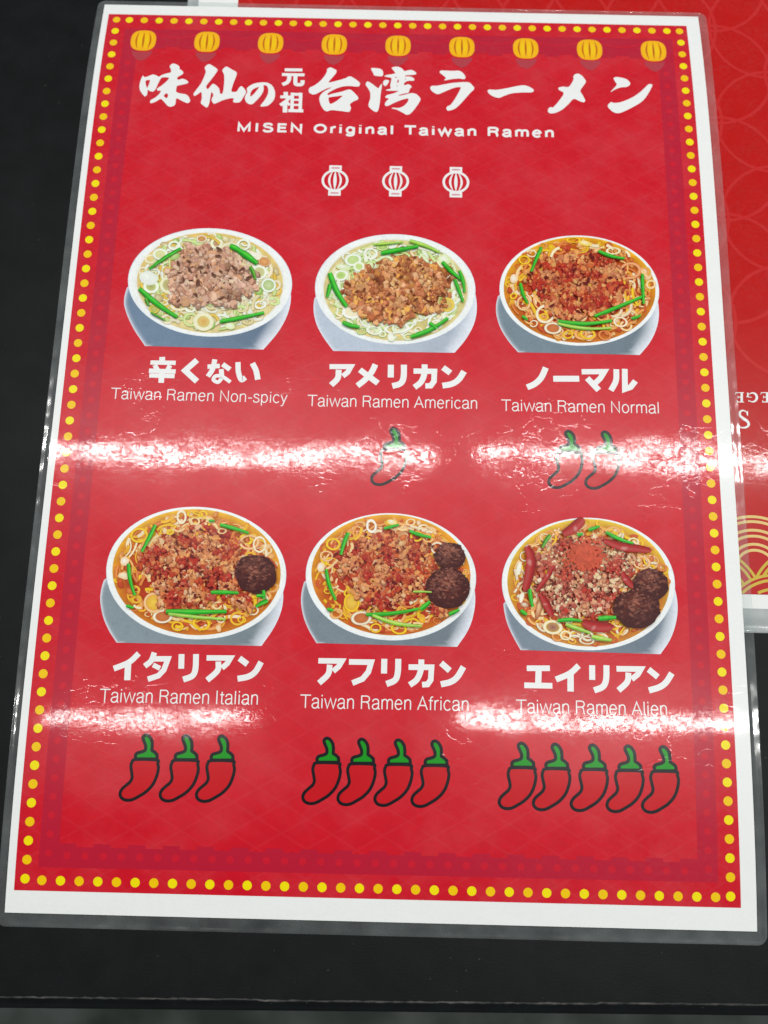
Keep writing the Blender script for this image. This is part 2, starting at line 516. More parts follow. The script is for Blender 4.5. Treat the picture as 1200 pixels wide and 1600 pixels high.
# pale worn line where the edge band meets the top
rnd = random.Random(5)
m, nt, N, L, bs = new_mat('worn grey edge line')
tcn = N.new('ShaderNodeTexCoord')
cr = N.new('ShaderNodeValToRGB'); cr.color_ramp.elements[0].position = 0.42; cr.color_ramp.elements[1].position = 0.66
cr.color_ramp.elements[0].color = (0.008, 0.009, 0.009, 1); cr.color_ramp.elements[1].color = (0.11, 0.10, 0.095, 1)
L.new(noise(nt, tcn.outputs['Object'], 55.0, 5.0, 0.7), cr.inputs[0]); L.new(cr.outputs[0], bs.inputs['Base Color'])
bs.inputs['Roughness'].default_value = 0.6
vv, ff = [], []
nx = 700
yo = 0.0
for i in range(nx + 1):
    x = -0.70 + 1.4 * i / nx
    if rnd.random() < 0.03: yo = rnd.uniform(-0.00035, 0.00035)
    y = -0.00035 + yo * 0.6 + rnd.uniform(-0.00012, 0.00012)
    w = 0.00022 * (0.5 + rnd.random())
    vv += [(x, y - w - 0.0001, -0.00005), (x, y, 0.00022), (x, y + w + 0.0001, -0.00002)]
for i in range(nx):
    a = i * 3
    ff += [(a, a + 3, a + 4, a + 1), (a + 1, a + 4, a + 5, a + 2)]
mesh_obj('edge_band', vv, ff, m, table)

# ------------------------------------------------------------------ generic sheet bodies
def slab(name, u0, u1, s0, s1, zt, zb, mat, parent, surf):
    """a thin sheet with a top, a back and edges"""
    P = Print(surf)
    c = (0.8, 0.8, 0.8)
    P.poly([(u0, s0), (u1, s0), (u1, s1), (u0, s1)], c, zt)
    o = P.build(name, mat, parent)
    # back and edges joined into the same mesh
    me = o.data
    ns = int((s1 - s0) / 4) + 1
    ss = [s0 + (s1 - s0) * i / ns for i in range(ns + 1)]
    arr = []
    for s in ss:
        arr += [(u0, s, zt), (u0, s, zb), (u1, s, zb), (u1, s, zt)]
    co, _ = surf(np.array(arr, dtype=float))
    bm = bmesh.new(); bm.from_mesh(me)
    vs = [bm.verts.new(c) for c in co]
    for i in range(ns):
        a = i * 4
        for j in range(3):
            bm.faces.new((vs[a + j], vs[a + 4 + j], vs[a + 5 + j], vs[a + 1 + j]))
    bm.faces.new((vs[0], vs[1], vs[2], vs[3])); bm.faces.new([vs[ns * 4 + j] for j in (3, 2, 1, 0)])
    nt_ = len(me.polygons)
    bm.to_mesh(me); bm.free()
    # the flat top keeps the sheet's normals
    n0 = nt_ * 3
    pos = np.empty(len(me.vertices) * 3, dtype=np.float32); me.vertices.foreach_get('co', pos)
    nor = [(0.0, 0.0, 0.0)] * len(me.loops)
    return o

def film_ring(name, mat, parent, surf, inner, outer, rad, zin, clampz, seed, amp=0.45):
    """the clear welded margin of the laminate all round the paper"""
    (u0, u1, s0, s1), (a0, a1, b0, b1) = inner, outer
    rnd = random.Random(seed)
    def loop(x0, x1, y0, y1, r, n_edge=90, n_c=10):
        pts = []
        cs = [(x1 - r, y0 + r, -math.pi / 2), (x1 - r, y1 - r, 0), (x0 + r, y1 - r, math.pi / 2), (x0 + r, y0 + r, math.pi)]
        for k in range(4):
            cx, cy, a = cs[k]
            for i in range(n_c + 1):
                t = a + math.pi / 2 * i / n_c
                pts.append((cx + r * math.cos(t), cy + r * math.sin(t)))
            nx_, ny_, na = cs[(k + 1) % 4]
            p = pts[-1]; q = (nx_ + r * math.cos(na), ny_ + r * math.sin(na))
            for i in range(1, n_edge):
                pts.append((p[0] + (q[0] - p[0]) * i / n_edge, p[1] + (q[1] - p[1]) * i / n_edge))
        return pts
    I = loop(u0, u1, s0, s1, 0.3); O = loop(a0, a1, b0, b1, rad)
    n = len(I)
    rows = [0.0, 0.12, 0.25, 0.38, 0.5, 0.62, 0.75, 0.88, 0.97, 1.0]
    zz = [zin, zin * 0.9, zin * 0.5, zin * 0.15, 0.0, 0.04, 0.09, 0.25, 0.24, -0.10]
    # smooth random undulation along the margin
    ph = [rnd.uniform(0, 6.28) for _ in range(8)]; fr = [rnd.randint(3, 24) for _ in range(8)]; am = [rnd.uniform(0.2, 1) / (1 + f_ / 25) for f_ in fr]
    arr, uvs = [], []
    wob = [0.0] * n
    for i in range(n):
        th = 2 * math.pi * i / n
        wob[i] = sum(am[k] * math.sin(fr[k] * th + ph[k]) for k in range(8)) * 0.3
        for j, t in enumerate(rows):
            w2 = sum(am[k] * math.sin(fr[k] * th + ph[k] * 1.7 + t * 3) for k in range(8)) * amp * 0.4 * math.sin(math.pi * min(1, t * 1.1))
            ox = O[i][0] + (0.22 * wob[i]); oy = O[i][1] + 0.22 * wob[(i + 7) % n]
            u = I[i][0] + (ox - I[i][0]) * t; s = I[i][1] + (oy - I[i][1]) * t
            arr.append((u, s, zz[j] + w2)); uvs.append((u, s))
    co, no = surf(np.array(arr))
    co[:, 2] = np.maximum(co[:, 2], clampz * MM + (np.array([zz[j % len(rows)] for j in range(len(co))]) + 0.2) * 0.3 * MM)
    nr = len(rows)
    bot = co - no * 0.12 * MM
    verts = [tuple(c) for c in co] + [tuple(c) for c in bot]
    K = len(co)
    faces = []
    for i in range(n):
        k = (i + 1) % n
        for j in range(nr - 1):
            faces.append((i * nr + j, i * nr + j + 1, k * nr + j + 1, k * nr + j))
            faces.append((K + i * nr + j, K + k * nr + j, K + k * nr + j + 1, K + i * nr + j + 1))
        e = nr - 1
        faces.append((i * nr + e, K + i * nr + e, K + k * nr + e, k * nr + e))
    o = mesh_obj(name, verts, faces, mat, parent, smooth=True)
    uv = o.data.uv_layers.new(name='sheet')
    vi = np.empty(len(o.data.loops), dtype=np.int32); o.data.loops.foreach_get('vertex_index', vi)
    U = np.array(uvs + uvs)[vi]
    uv.data.foreach_set('uv', U.astype(np.float32).ravel())
    return o

# ------------------------------------------------------------------ the menu behind (lies upside down, mostly covered)
back = empty('laminated_menu', (0, 0, 0))
back['label'] = 'red menu with pale ring pattern and gold waves lying upside down beneath the other'
back['category'] = 'menu'
UL, UR, SB, ST = -101.7, 330.0, -83.6, 360.0
slab('paper', UL, UR, SB, ST, 0.0, -0.25, M_PAPER, back, flat)
BR = laminated('laminated warm red ink', ink(186, 36, 32), mottle=0.08)
P = Print(flat, cut=False)
P.poly([(-81.9, -77.6), (310, -77.6), (310, 345), (-81.9, 345)], (0.5, 0.02, 0.02), 0.02)
ground = P.build('red_ground', BR, back)
# interlocking rings
P = Print(flat, cut=False)
pale = ink(195, 49, 49)
RR = 26.0
z = 0.04
for i in range(-10, 8):
    for j in range(-4, 9):
        if (i + j) % 2: continue
        cx = 154.9 + 26.0 + i * RR; cy = 152.7 + j * RR
        if cx < -81 + RR or cx > 250 or cy < -77 + RR + 32 or cy > 318: continue
        P.stroke(ell(cx, cy, RR * 1.06, RR * 1.06, 72), 1.6, pale, z, closed=True)
        z += 0.0008
P.build('ring_pattern', M_INK, back)
# gold wave scales
P = Print(flat, cut=False)
gold = ink(226, 196, 128); gold2 = ink(205, 180, 78)
z = 0.10
redc = (0.46, 0.016, 0.016)
def scale(cx, top, col):
    """one wave scale: red disc with gold arcs, apex at top"""
    global z
    Rr = 24.0
    cyc = top - Rr
    def clipd(pts): return [(p[0], max(p[1], -77.5)) for p in pts]
    P.poly(clipd(ell(cx, cyc, Rr, Rr, 64)), redc, z); z += 0.001
    for r in (23.4, 21.2, 17.4, 14.8, 11.2, 8.6):
        arc = [p for p in ell(cx, cyc, r, r, 64, a0=0.02, a1=math.pi - 0.02) if p[1] > -77.2]
        if len(arc) > 1:
            P.stroke(arc, 1.2, col, z); z += 0.001
for k in range(-4, 4): scale(157.8 + 42 * k, -43.0, gold)
for k in range(-4, 4): scale(136.5 + 42 * k, -57.2, gold2)
for k in range(-4, 4): scale(157.8 + 42 * k + 8, -68.5, gold2)
P.build('gold_wave_pattern', M_INK, back)
# serif lettering, upside down
P = Print(flat, cut=False)
wht = (0.8, 0.8, 0.8)
z = 0.12
def LP(pts):
    global z
    P.poly(A('let', pts), wht, z); z += 0.001
def serif_e(x):
    LP([(x + 100, 150), (x + 145, 150), (x + 145, 340), (x + 100, 340)])
    LP([(x + 10, 148), (x + 168, 148), (x + 168, 163), (x + 14, 165), (x + 2, 192), (x - 8, 190)])
    LP([(x + 62, 232), (x + 110, 232), (x + 110, 248), (x + 62, 248), (x + 56, 268), (x + 48, 268), (x + 48, 212), (x + 56, 212)])
    LP([(x + 34, 296), (x + 44, 298), (x + 46, 324), (x + 168, 326), (x + 168, 341), (x + 28, 341)])
serif_e(592); serif_e(1072)
g = ell(918, 245, 82, 84, 30, a0=-2.45, a1=2.35)
P.stroke(A('let', g), [0.35 + 0.75 * math.sin(math.pi * i / 29) ** 1.5 for i in range(30)], wht, z); z += 0.001
LP([(815, 152), (845, 160), (846, 235), (815, 232)]); LP([(800, 226), (905, 240), (905, 252), (800, 240)]); LP([(838, 296), (850, 296), (862, 330), (842, 322)])
S = catmull([(822, 590), (800, 520), (735, 492), (682, 525), (685, 590), (745, 640), (815, 690), (845, 750), (810, 800), (735, 815), (665, 790), (640, 730)], 5)
ns = len(S)
P.stroke(A('let', S), [0.35 + 0.9 * math.sin(math.pi * i / (ns - 1)) ** 1.6 for i in range(ns)], wht, z); z += 0.001
LP([(812, 505), (830, 500), (834, 592), (822, 592)]); LP([(636, 728), (648, 728), (654, 815), (640, 822)])
P.build('lettering', M_WHITE, back)
film_ring('laminate_margin', M_FILM2, back, flat, (UL, UR, SB, ST), (UL - 5.5, UR + 5, SB - 10.3, ST + 5), 4.0, 0.03, -1.40, 3, amp=0.12)

# ------------------------------------------------------------------ the front menu
menu = empty('laminated_menu', (0, 0, 0))
menu['label'] = 'large red laminated ramen menu with six bowl pictures and a yellow dotted border'
menu['category'] = 'menu'
slab('paper', -148.2, 147.9, -210.8, 210.8, 0.0, -0.3, M_PAPER, menu, bowed)
P = Print(); P.poly([(-145.1, -202.25), (141.7, -202.0), (141.5, 204.5), (-145.3, 204.5)], (0.5, 0, 0), 0.02)
P.build('red_ground', M_RED, menu)

# plum band with ghost dots inside the dotted border
P = Print()
band = ink(184, 42, 61); ghost = ink(201, 42, 57)
oc = [(-136.1, -193.2), (133.0, -192.6), (133.6, 195.6), (-136.2, 195.2)]
ic = [(-128.4, -184.0), (125.0, -183.4), (125.6, 186.0), (-128.6, 186.0)]
# crenellated inner side at the top and bottom
inner = []
k = 37
for i in range(k + 1):
    u = -128.4 + (125.0 + 128.4) * i / k
    d = 1.3 if i % 2 else 0.0
    inner.append((u, -184.0 - d)); inner.append((u + (253.4 / k if i < k else 0), -184.0 - d)) if i < k else None
for i in range(k + 1):
    u = 125.6 - (125.6 + 128.6) * i / k
    d = 1.3 if i % 2 else 0.0
    inner.append((u, 184.5 - d)); inner.append((u - 254.2 / k, 184.5 - d)) if i < k else None
P.poly(oc, band, 0.04, holes=[inner])
z = 0.06
for i in range(54):
    s = -187.8 + 7.24 * i * 1.0
    if s > 178: break
    for u in (-132.3, 129.2):
        P.fan((u, s), ghost, ell(u, s, 1.45, 1.45, 14), ghost, z)
for i in range(36):
    u = -125 + 7.2 * i
    if u > 124: break
    P.fan((u, -188.6), ghost, ell(u, -188.6, 1.5, 1.5, 14), ghost, z)
# swags of the printed curtain along the top
for i in range(9):
    u0 = -126.2 + 31.27 * (i - 1) + 15.6; 
    if i == 0: continue
    arc = [(u0 - 15.6 + 31.2 * t / 16, 194.6 - 4.6 * math.sin(math.pi * t / 16)) for t in range(17)]
    P.stroke(arc, 0.7, ghost, z + 0.001)
P.build('plum_band', M_INK, menu)

# yellow and amber dots
P = Print()
yel, amb = ink(247, 222, 8), ink(240, 196, 24)
def ydot(u, s, k):
    c = yel if k % 2 else amb
    P.fan((u, s), c, ell(u, s, 1.85, 1.85, 20), c, 0.05)
for k in range(39):
    u = -141.0 if k == 0 else 137.7 if k == 38 else -134.62 + 7.392 * (k - 1)
    ydot(u, 200.85, k); ydot(u + 0.3 if k not in (0, 38) else u, -198.2 if k not in (0, 38) else -197.75, k + 1)
for k in range(1, 55):
    s = 200.85 + (-197.75 - 200.85) * k / 55
    ydot(-140.78, s, k); ydot(137.82, s, k)
P.build('dotted_border', M_INK, menu)

# gold lanterns along the top
for i in range(9):
    u = -126.24 + 31.27 * i; s = 188.0
    P = Print(); body = []
    for k in range(40):
        a = 2 * math.pi * k / 40
        c_, s_ = math.cos(a), math.sin(a)
        body.append((u + 6.2 * math.copysign(abs(c_) ** 0.72, c_), s + 6.3 * math.copysign(abs(s_) ** 0.8, s_)))
    P.fan((u, s), ink(246, 204, 10), body, ink(244, 176, 36), 0.07)
    o = P.build('gold_lantern', M_INK, menu)
    P = Print()
    rb = ink(196, 110, 30); zz_ = 0.09
    for du, bow, w in ((-3.3, -1.0, 0.8), (0, 0, 1.0), (3.3, 1.0, 0.8)):
        n_ = 14
        path = [(u + du * 0.75 + bow * math.sin(math.pi * t / n_), s - 5.2 + 10.4 * t / n_) for t in range(n_ + 1)]
        P.stroke(path, [0.1 + w * math.sin(math.pi * t / n_) for t in range(n_ + 1)], rb, zz_); zz_ += 0.001
    P.build('rib', M_INK, o)
    P = Print(); ts = ink(178, 68, 78)
    P.poly([(u - 4.9, s - 6.2), (u - 2.6, s - 7.0), (u + 2.8, s - 7.0), (u + 5.2, s - 6.2), (u + 4.6, s - 8.6), (u + 2.2, s - 11.5), (u, s - 12.6), (u - 2.4, s - 11.6), (u - 4.6, s - 8.8)], ts, 0.062)
    P.build('tassel', M_INK, o)

# ---- lettering
GL = {}
def g_(ch, adv, *strokes): GL[ch] = (adv, strokes)
S_, C_ = 's', 'c'          # straight (mitred) or curved
def arcp(cx, cy, rx, ry, d0, d1, n=14): return ell(cx, cy, rx, ry, n, a0=math.radians(d0), a1=math.radians(d1))
g_('T', .80, (S_, [(0, .96), (.78, .96)]), (S_, [(.39, .96), (.39, 0)]))
g_('a', .64, (C_, [(.07, .54), (.12, .68), (.28, .745), (.44, .70), (.50, .56), (.50, .15), (.53, .03), (.60, .02)]), (C_, [(.50, .44), (.36, .395), (.15, .35), (.05, .20), (.12, .05), (.26, .0), (.42, .07), (.50, .22)]))
g_('i', .25, (S_, [(.10, 0), (.10, .73)]), (S_, [(.10, .88), (.10, 1.0)]))
g_('w', .92, (S_, [(.02, .73), (.22, .02), (.44, .73), (.66, .02), (.86, .73)]))
g_('n', .65, (S_, [(.09, 0), (.09, .73)]), (C_, [(.09, .50), (.18, .67), (.32, .735), (.46, .68), (.51, .52), (.51, .25), (.51, 0)]))
g_('R', .82, (S_, [(.10, 0), (.10, 1)]), (S_, [(.10, .96)] + arcp(.46, .74, .22, .22, 90, -90, 12) + [(.10, .52)]), (C_, [(.46, .50), (.60, .42), (.63, .25), (.66, .06), (.71, 0)]))
g_('m', .98, (S_, [(.09, 0), (.09, .73)]), (C_, [(.09, .52), (.17, .68), (.29, .735), (.42, .68), (.47, .52), (.47, .25), (.47, 0)]), (C_, [(.47, .52), (.55, .68), (.67, .735), (.80, .68), (.85, .52), (.85, .25), (.85, 0)]))
g_('e', .64, (S_, [(.05, .40), (.53, .40)]), (C_, arcp(.30, .37, .245, .365, 5, 322, 20)))
g_('N', .86, (S_, [(.10, 0), (.10, .98), (.70, .02), (.70, 1)]))
g_('o', .64, ('o', arcp(.30, .37, .25, .365, 0, 345, 24)))
g_('-', .40, (S_, [(.04, .37), (.34, .37)]))
g_('s', .56, (C_, [(.46, .58), (.40, .70), (.26, .74), (.11, .69), (.08, .55), (.18, .44), (.34, .38), (.46, .28), (.46, .12), (.34, .01), (.20, 0), (.08, .06), (.04, .20)]))
g_('p', .66, (S_, [(.09, -.28), (.09, .73)]), (C_, arcp(.31, .37, .23, .365, 165, -165, 20)))
g_('c', .60, (C_, arcp(.30, .37, .25, .365, 40, 320, 20)))
g_('y', .56, (S_, [(.02, .73), (.26, .04)]), (C_, [(.50, .73), (.36, .35), (.25, .02), (.18, -.18), (.10, -.26), (.02, -.25)]))
g_('A', .80, (S_, [(.02, 0), (.38, .97), (.74, 0)]), (S_, [(.13, .33), (.63, .33)]))
g_('r', .40, (S_, [(.09, 0), (.09, .73)]), (C_, [(.09, .45), (.15, .62), (.25, .71), (.37, .71)]))
g_('l', .25, (S_, [(.10, 0), (.10, 1)]))
g_('I', .30, (S_, [(.12, 0), (.12, 1)]))
g_('t', .36, (C_, [(.16, .92), (.16, .5), (.16, .15), (.20, .03), (.33, .02)]), (S_, [(.02, .70), (.32, .70)]))
g_('f', .34, (C_, [(.14, 0), (.14, .5), (.14, .82), (.20, .96), (.33, .97)]), (S_, [(.0, .70), (.31, .70)]))
g_('M', 1.0, (S_, [(.10, 0), (.10, .94), (.46, .12), (.82, .94), (.82, 0)]))
g_('S', .76, (C_, [(.62, .74), (.56, .90), (.38, .95), (.18, .90), (.12, .74), (.22, .60), (.42, .53), (.60, .44), (.66, .26), (.55, .09), (.36, .04), (.17, .09), (.08, .26)]))
g_('E', .74, (S_, [(.66, .91), (.14, .91), (.14, .09), (.67, .09)]), (S_, [(.14, .51), (.62, .51)]))
g_('O', .92, ('o', arcp(.45, .5, .36, .43, 0, 345, 28)))
g_('g', .68, (C_, arcp(.31, .38, .22, .33, 20, 340, 20)), (C_, [(.54, .73), (.54, .4), (.54, .0), (.48, -.18), (.32, -.24), (.14, -.20), (.08, -.08)]))

def text(name, s, p0, p1, cap, wt, parent, mat, track=0.0, xfat=1.0):
    P = Print(); z = 0.06
    w = sum((GL[c][0] if c != ' ' else 0.30) + track for c in s) - track
    sx = (p1[0] - p0[0]) / w
    x = 0.0
    for c in s:
        if c == ' ': x += 0.30 + track; continue
        adv, strokes = GL[c]
        for kind, pts in strokes:
            pp = pts
            if kind == C_: pp = catmull(pts, 3)
            t = [(p0[0] + (x + q[0]) * sx, p0[1] + (p1[1] - p0[1]) * (x + q[0]) / w + q[1] * cap) for q in pp]
            P.stroke(t, wt * cap, (0.8, 0.8, 0.8), z, closed=(kind == 'o')); z += 0.0006
        x += adv + track
    return P.build(name, mat, parent)

CAPS = [
    ('Taiwan Ramen Non-spicy', (-123.9, 1.15), (-46.0, 0.96), 5.05),
    ('Taiwan Ramen American', (-37.3, -0.22), (37.7, 0.3), 5.2),
    ('Taiwan Ramen Normal', (47.8, -0.34), (117.4, 0.08), 5.2),
    ('Taiwan Ramen Italian', (-116.8, -128.8), (-51.6, -128.33), 5.3),
    ('Taiwan Ramen African', (-34.8, -129.2), (34.4, -128.71), 5.35),
    ('Taiwan Ramen Alien', (53.2, -129.15), (115.1, -128.7), 5.35),
]
for (s, a, b, c) in CAPS:
    text('dish_caption', s, a, b, c, 0.088, menu, M_WHITE, track=0.035)
text('subtitle_lettering', 'MISEN Original Taiwan Ramen', (-76.6, 136.3), (74.0, 136.75), 4.7, 0.25, menu, M_WHITE, track=0.20)

# brush title, outlines in the frames of each character
TITLE = [
 ('aji', [(160,338),(188,378),(250,360),(345,318),(400,335),(465,370),(500,340),(570,310),(690,285),(690,230),(655,160),(715,108),(780,120),(850,165),(848,225),(885,235),(925,285),(905,320),(835,355),(800,385),(815,430),(905,398),(975,425),(1018,465),(995,495),(900,515),(800,535),(785,590),(780,655),(860,680),(970,695),(1020,740),(1052,820),(1005,865),(930,840),(780,755),(775,850),(755,900),(685,930),(630,915),(570,850),(500,770),(400,835),(305,865),(292,830),(310,800),(390,760),(460,700),(510,625),(430,628),(420,590),(500,540),(600,460),(668,377),(512,374),(470,440),(425,545),(400,600),(355,650),(300,640),(243,606),(250,660),(235,710),(200,742),(150,690),(105,620),(92,550),(105,470),(135,380)],
  [[(205,440),(250,425),(300,425),(270,520),(238,585),(215,520)],[(600,672),(632,695),(630,735),(610,770),(575,755),(545,720)]]),
 ('sen', [(300,170),(375,112),(470,170),(545,225),(530,270),(420,420),(315,550),(355,610),(410,540),(455,490),(520,530),(575,590),(585,690),(640,685),(665,500),(668,330),(620,240),(700,158),(800,220),(910,280),(890,360),(840,480),(785,655),(905,650),(930,590),(985,532),(1045,590),(1082,655),(1040,720),(960,850),(835,850),(830,810),(850,770),(780,768),(650,800),(560,840),(470,880),(420,800),(470,710),(425,640),(405,750),(390,850),(365,920),(335,945),(280,905),(220,860),(250,770),(240,640),(180,690),(100,735),(88,680),(160,590),(240,480),(310,310),(320,260),(298,210)], []),
 ('no', [(215,570),(280,500),(400,430),(560,390),(700,375),(850,385),(980,450),(1060,560),(1098,680),(1095,820),(1050,940),(960,1040),(860,1110),(780,1125),(630,1135),(650,1080),(760,950),(850,800),(885,690),(885,590),(860,510),(800,465),(725,475),(745,540),(735,640),(680,750),(600,860),(480,980),(400,1050),(330,1070),(250,1040),(180,970),(150,890),(165,800),(240,680),(215,620)], [[(610,515),(560,590),(450,730),(330,835),(315,770),(345,670),(400,600),(500,550)]]),
 ('tai', [(430,155),(490,118),(560,150),(615,180),(600,240),(540,310),(440,425),(600,385),(780,335),(830,300),(885,298),(960,345),(1040,405),(1055,440),(1035,490),(960,490),(850,478),(740,485),(620,520),(500,580),(434,628),(450,655),(530,625),(700,590),(830,545),(880,550),(950,610),(1025,700),(1010,735),(930,765),(850,820),(885,890),(855,955),(820,965),(700,945),(500,925),(440,955),(380,935),(320,850),(285,740),(295,670),(340,610),(430,550),(545,498),(440,520),(330,575),(230,630),(165,645),(100,610),(82,560),(110,505),(180,480),(290,400),(380,300),(430,210)], [[(455,692),(560,680),(730,655),(690,700),(600,770),(490,825),(465,760)]]),
 ('wan', [(160,135),(270,138),(350,150),(400,190),(405,260),(385,300),(230,285),(215,235)], []),
 ('wan', [(110,390),(180,425),(260,490),(320,530),(345,470),(385,430),(375,520),(355,640),(345,780),(325,900),(305,950),(270,965),(200,930),(130,860),(135,800),(165,720),(165,600),(120,520),(72,460),(85,410)], []),
 ('wan', [(560,130),(620,108),(700,112),(760,145),(805,200),(870,180),(940,170),(1000,200),(1035,240),(1010,265),(900,272),(815,280),(820,305),(870,295),(950,310),(1000,355),(975,385),(900,380),(830,395),(790,440),(800,470),(880,440),(950,490),(900,540),(885,610),(800,620),(700,650),(690,668),(800,645),(900,620),(950,612),(1030,630),(1110,715),(1090,770),(1030,860),(950,960),(890,1010),(835,1015),(760,970),(650,915),(565,900),(570,880),(700,892),(780,860),(850,800),(885,730),(860,710),(760,735),(640,780),(540,830),(470,860),(435,835),(440,790),(520,710),(450,705),(445,680),(470,650),(560,630),(650,600),(700,570),(600,570),(500,572),(445,560),(470,545),(550,535),(535,470),(550,400),(565,325),(500,315),(410,295),(470,270),(560,255),(640,240),(605,190),(570,150)], [[(690,345),(702,385),(680,430),(662,405)],[(622,308),(672,308),(640,330)],[(815,335),(842,345),(818,365)],[(655,470),(680,470),(665,500)]]),
 ('wan', [(400,400),(440,360),(520,370),(500,430),(445,490),(405,455)], []),
 ('ra', [(310,155),(345,118),(450,125),(580,130),(690,122),(760,165),(812,240),(800,285),(760,290),(700,275),(560,285),(420,315),(405,300),(450,270),(380,210)], []),
 ('ra', [(145,430),(200,412),(250,420),(400,390),(560,360),(740,345),(870,345),(920,385),(975,450),(965,490),(900,545),(800,660),(700,770),(620,840),(550,870),(470,885),(445,835),(465,800),(530,775),(600,680),(670,560),(735,430),(600,450),(450,510),(320,570),(270,575),(200,535),(150,490)], []),
 ('bar', [(40,285),(60,268),(130,275),(220,262),(320,240),(420,222),(480,240),(530,272),(515,302),(400,300),(290,310),(220,335),(165,360),(120,350),(65,320)], []),
 ('bar', [(940,130),(960,105),(995,100),(1035,125),(1078,185),(1045,230),(1005,285),(1040,335),(1065,390),(1045,405),(1010,395),(940,360),(880,430),(820,480),(760,510),(705,520),(672,505),(675,470),(700,450),(725,460),(780,400),(850,305),(785,275),(782,250),(825,238),(895,248),(945,165)], []),
 ('nn', [(275,140),(330,122),(420,135),(520,160),(580,210),(600,250),(580,290),(520,318),(430,320),(350,345),(290,375),(220,420),(240,390),(355,270),(300,200)], []),
 ('nn', [(240,595),(285,620),(400,610),(540,560),(680,490),(800,400),(880,320),(950,252),(1025,270),(960,400),(870,540),(780,620),(600,720),(450,790),(350,815),(260,780),(170,690),(180,645)], []),
]
P = Print()
for key, out, holes in TITLE:
    P.poly(A(key, chaikin(out, 2, 0.2)), (0.8, 0.8, 0.8), 0.06, holes=[A(key, chaikin(h, 2, 0.2)) for h in holes])
# the two small upright characters, drawn with straight heavy strokes
def strokes(P, key, lst, z=0.07):
    k = amm(key)
    for pts, w, sm in lst:
        pp = catmull(pts, 5) if sm else pts
        P.stroke(A(key, pp), w * k, (0.8, 0.8, 0.8), z); z += 0.0012
    return z
strokes(P, 'gan', [
    ([(235,228),(682,232)], 82, 0), ([(168,348),(735,358)], 82, 0), ([(352,385),(345,470),(300,550),(180,605)], 95, 1), ([(508,390),(505,560),(535,602),(620,606),(675,585),(690,495)], 92, 1),
    ([(262,790),(268,900)], 100, 0), ([(128,912),(390,916)], 78, 0), ([(365,925),(270,1020),(130,1118)], 82, 0), ([(252,1010),(247,1296)], 104, 0), ([(285,1030),(365,1120)], 60, 0),
    ([(432,808),(418,1250)], 78, 0), ([(640,812),(622,1250)], 78, 0), ([(395,848),(680,852)], 76, 0), ([(440,985),(625,988)], 56, 0), ([(440,1110),(620,1113)], 56, 0), ([(330,1250),(700,1258)], 82, 0)])
P.build('title_lettering', M_WHITE, menu)

JP = [
 ('c1', [([(375,28),(375,64)],32,0),([(308,60),(452,62)],25,0),([(332,74),(350,104)],26,0),([(420,76),(404,106)],26,0),([(300,107),(452,112)],26,0),([(302,134),(446,138)],25,0),([(374,108),(370,176)],31,0),
         ([(574,46),(506,106),(574,168)],33,0),
         ([(634,84),(704,80)],26,0),([(676,42),(662,100),(636,140)],28,1),([(720,70),(762,100)],28,0),([(712,98),(716,148)],27,0),([(716,148),(694,172),(668,160),(676,140),(700,136),(730,148),(764,172)],21,1),
         ([(808,58),(810,115),(826,158),(850,146)],29,1),([(890,64),(910,105),(920,158)],31,1)]),
 ('c2', [([(218,92),(352,92),(332,128),(302,152)],32,0),([(276,112),(270,165),(230,208)],36,1),
         ([(506,78),(480,130),(440,175),(394,212)],36,1),([(408,112),(522,196)],36,0),
         ([(603,80),(602,160)],37,0),([(685,80),(682,160),(662,198),(612,214)],37,1),
         ([(745,120),(876,122),(872,185),(852,212),(818,213)],34,0),([(815,78),(812,140),(790,190),(750,222)],36,1),
         ([(930,98),(976,132)],37,0),([(1062,122),(1028,172),(985,200),(925,212)],37,1)]),
 ('c3', [([(370,58),(342,120),(302,160),(254,182)],37,1),([(417,128),(580,128)],38,0),
         ([(595,84),(738,83),(712,125),(676,160)],34,0),([(630,124),(702,200)],37,0),
         ([(813,68),(810,140),(778,202)],35,1),([(866,66),(866,193),(902,180),(932,142)],35,0)]),
 ('c4', [([(306,44),(245,100),(150,140)],36,1),([(240,108),(236,212)],40,0),
         ([(404,38),(384,90),(344,124)],35,1),([(398,78),(490,78),(464,148),(430,184),(364,206)],34,0),([(396,116),(440,138)],30,0),
         ([(575,48),(573,140)],37,0),([(666,48),(662,140),(642,185),(585,208)],37,1),
         ([(732,72),(882,73),(862,106),(828,136)],34,0),([(806,95),(800,152),(735,212)],36,1),
         ([(938,74),(988,112)],37,0),([(1074,98),(1036,160),(990,190),(925,203)],37,1)]),
 ('c5', [([(188,90),(336,92),(316,126),(282,156)],34,0),([(260,115),(250,175),(194,230)],36,1),
         ([(380,97),(520,99),(502,160),(466,204),(402,230)],35,0),
         ([(602,78),(600,170)],38,0),([(690,78),(686,165),(668,212),(615,236)],38,1),
         ([(754,130),(898,131),(892,210),(872,238),(838,240)],35,0),([(835,82),(830,150),(805,208),(760,242)],37,1),
         ([(958,104),(1012,152)],38,0),([(1098,128),(1060,190),(1018,222),(955,238)],38,1)]),
 ('c6', [([(130,97),(275,97)],35,0),([(205,100),(203,205)],39,0),([(116,204),(292,207)],35,0),
         ([(456,80),(400,130),(314,168)],37,1),([(405,134),(406,243)],40,0),
         ([(540,78),(541,170)],38,0),([(630,78),(628,165),(608,212),(553,236)],38,1),
         ([(693,100),(846,102),(826,136),(788,166)],35,0),([(768,125),(760,182),(705,236)],37,1),
         ([(894,104),(952,152)],38,0),([(1040,128),(1002,186),(960,216),(895,236)],38,1)]),
]
for key, lst in JP:
    P = Print(); strokes(P, key, lst, 0.06); P.build('dish_name', M_WHITE, menu)

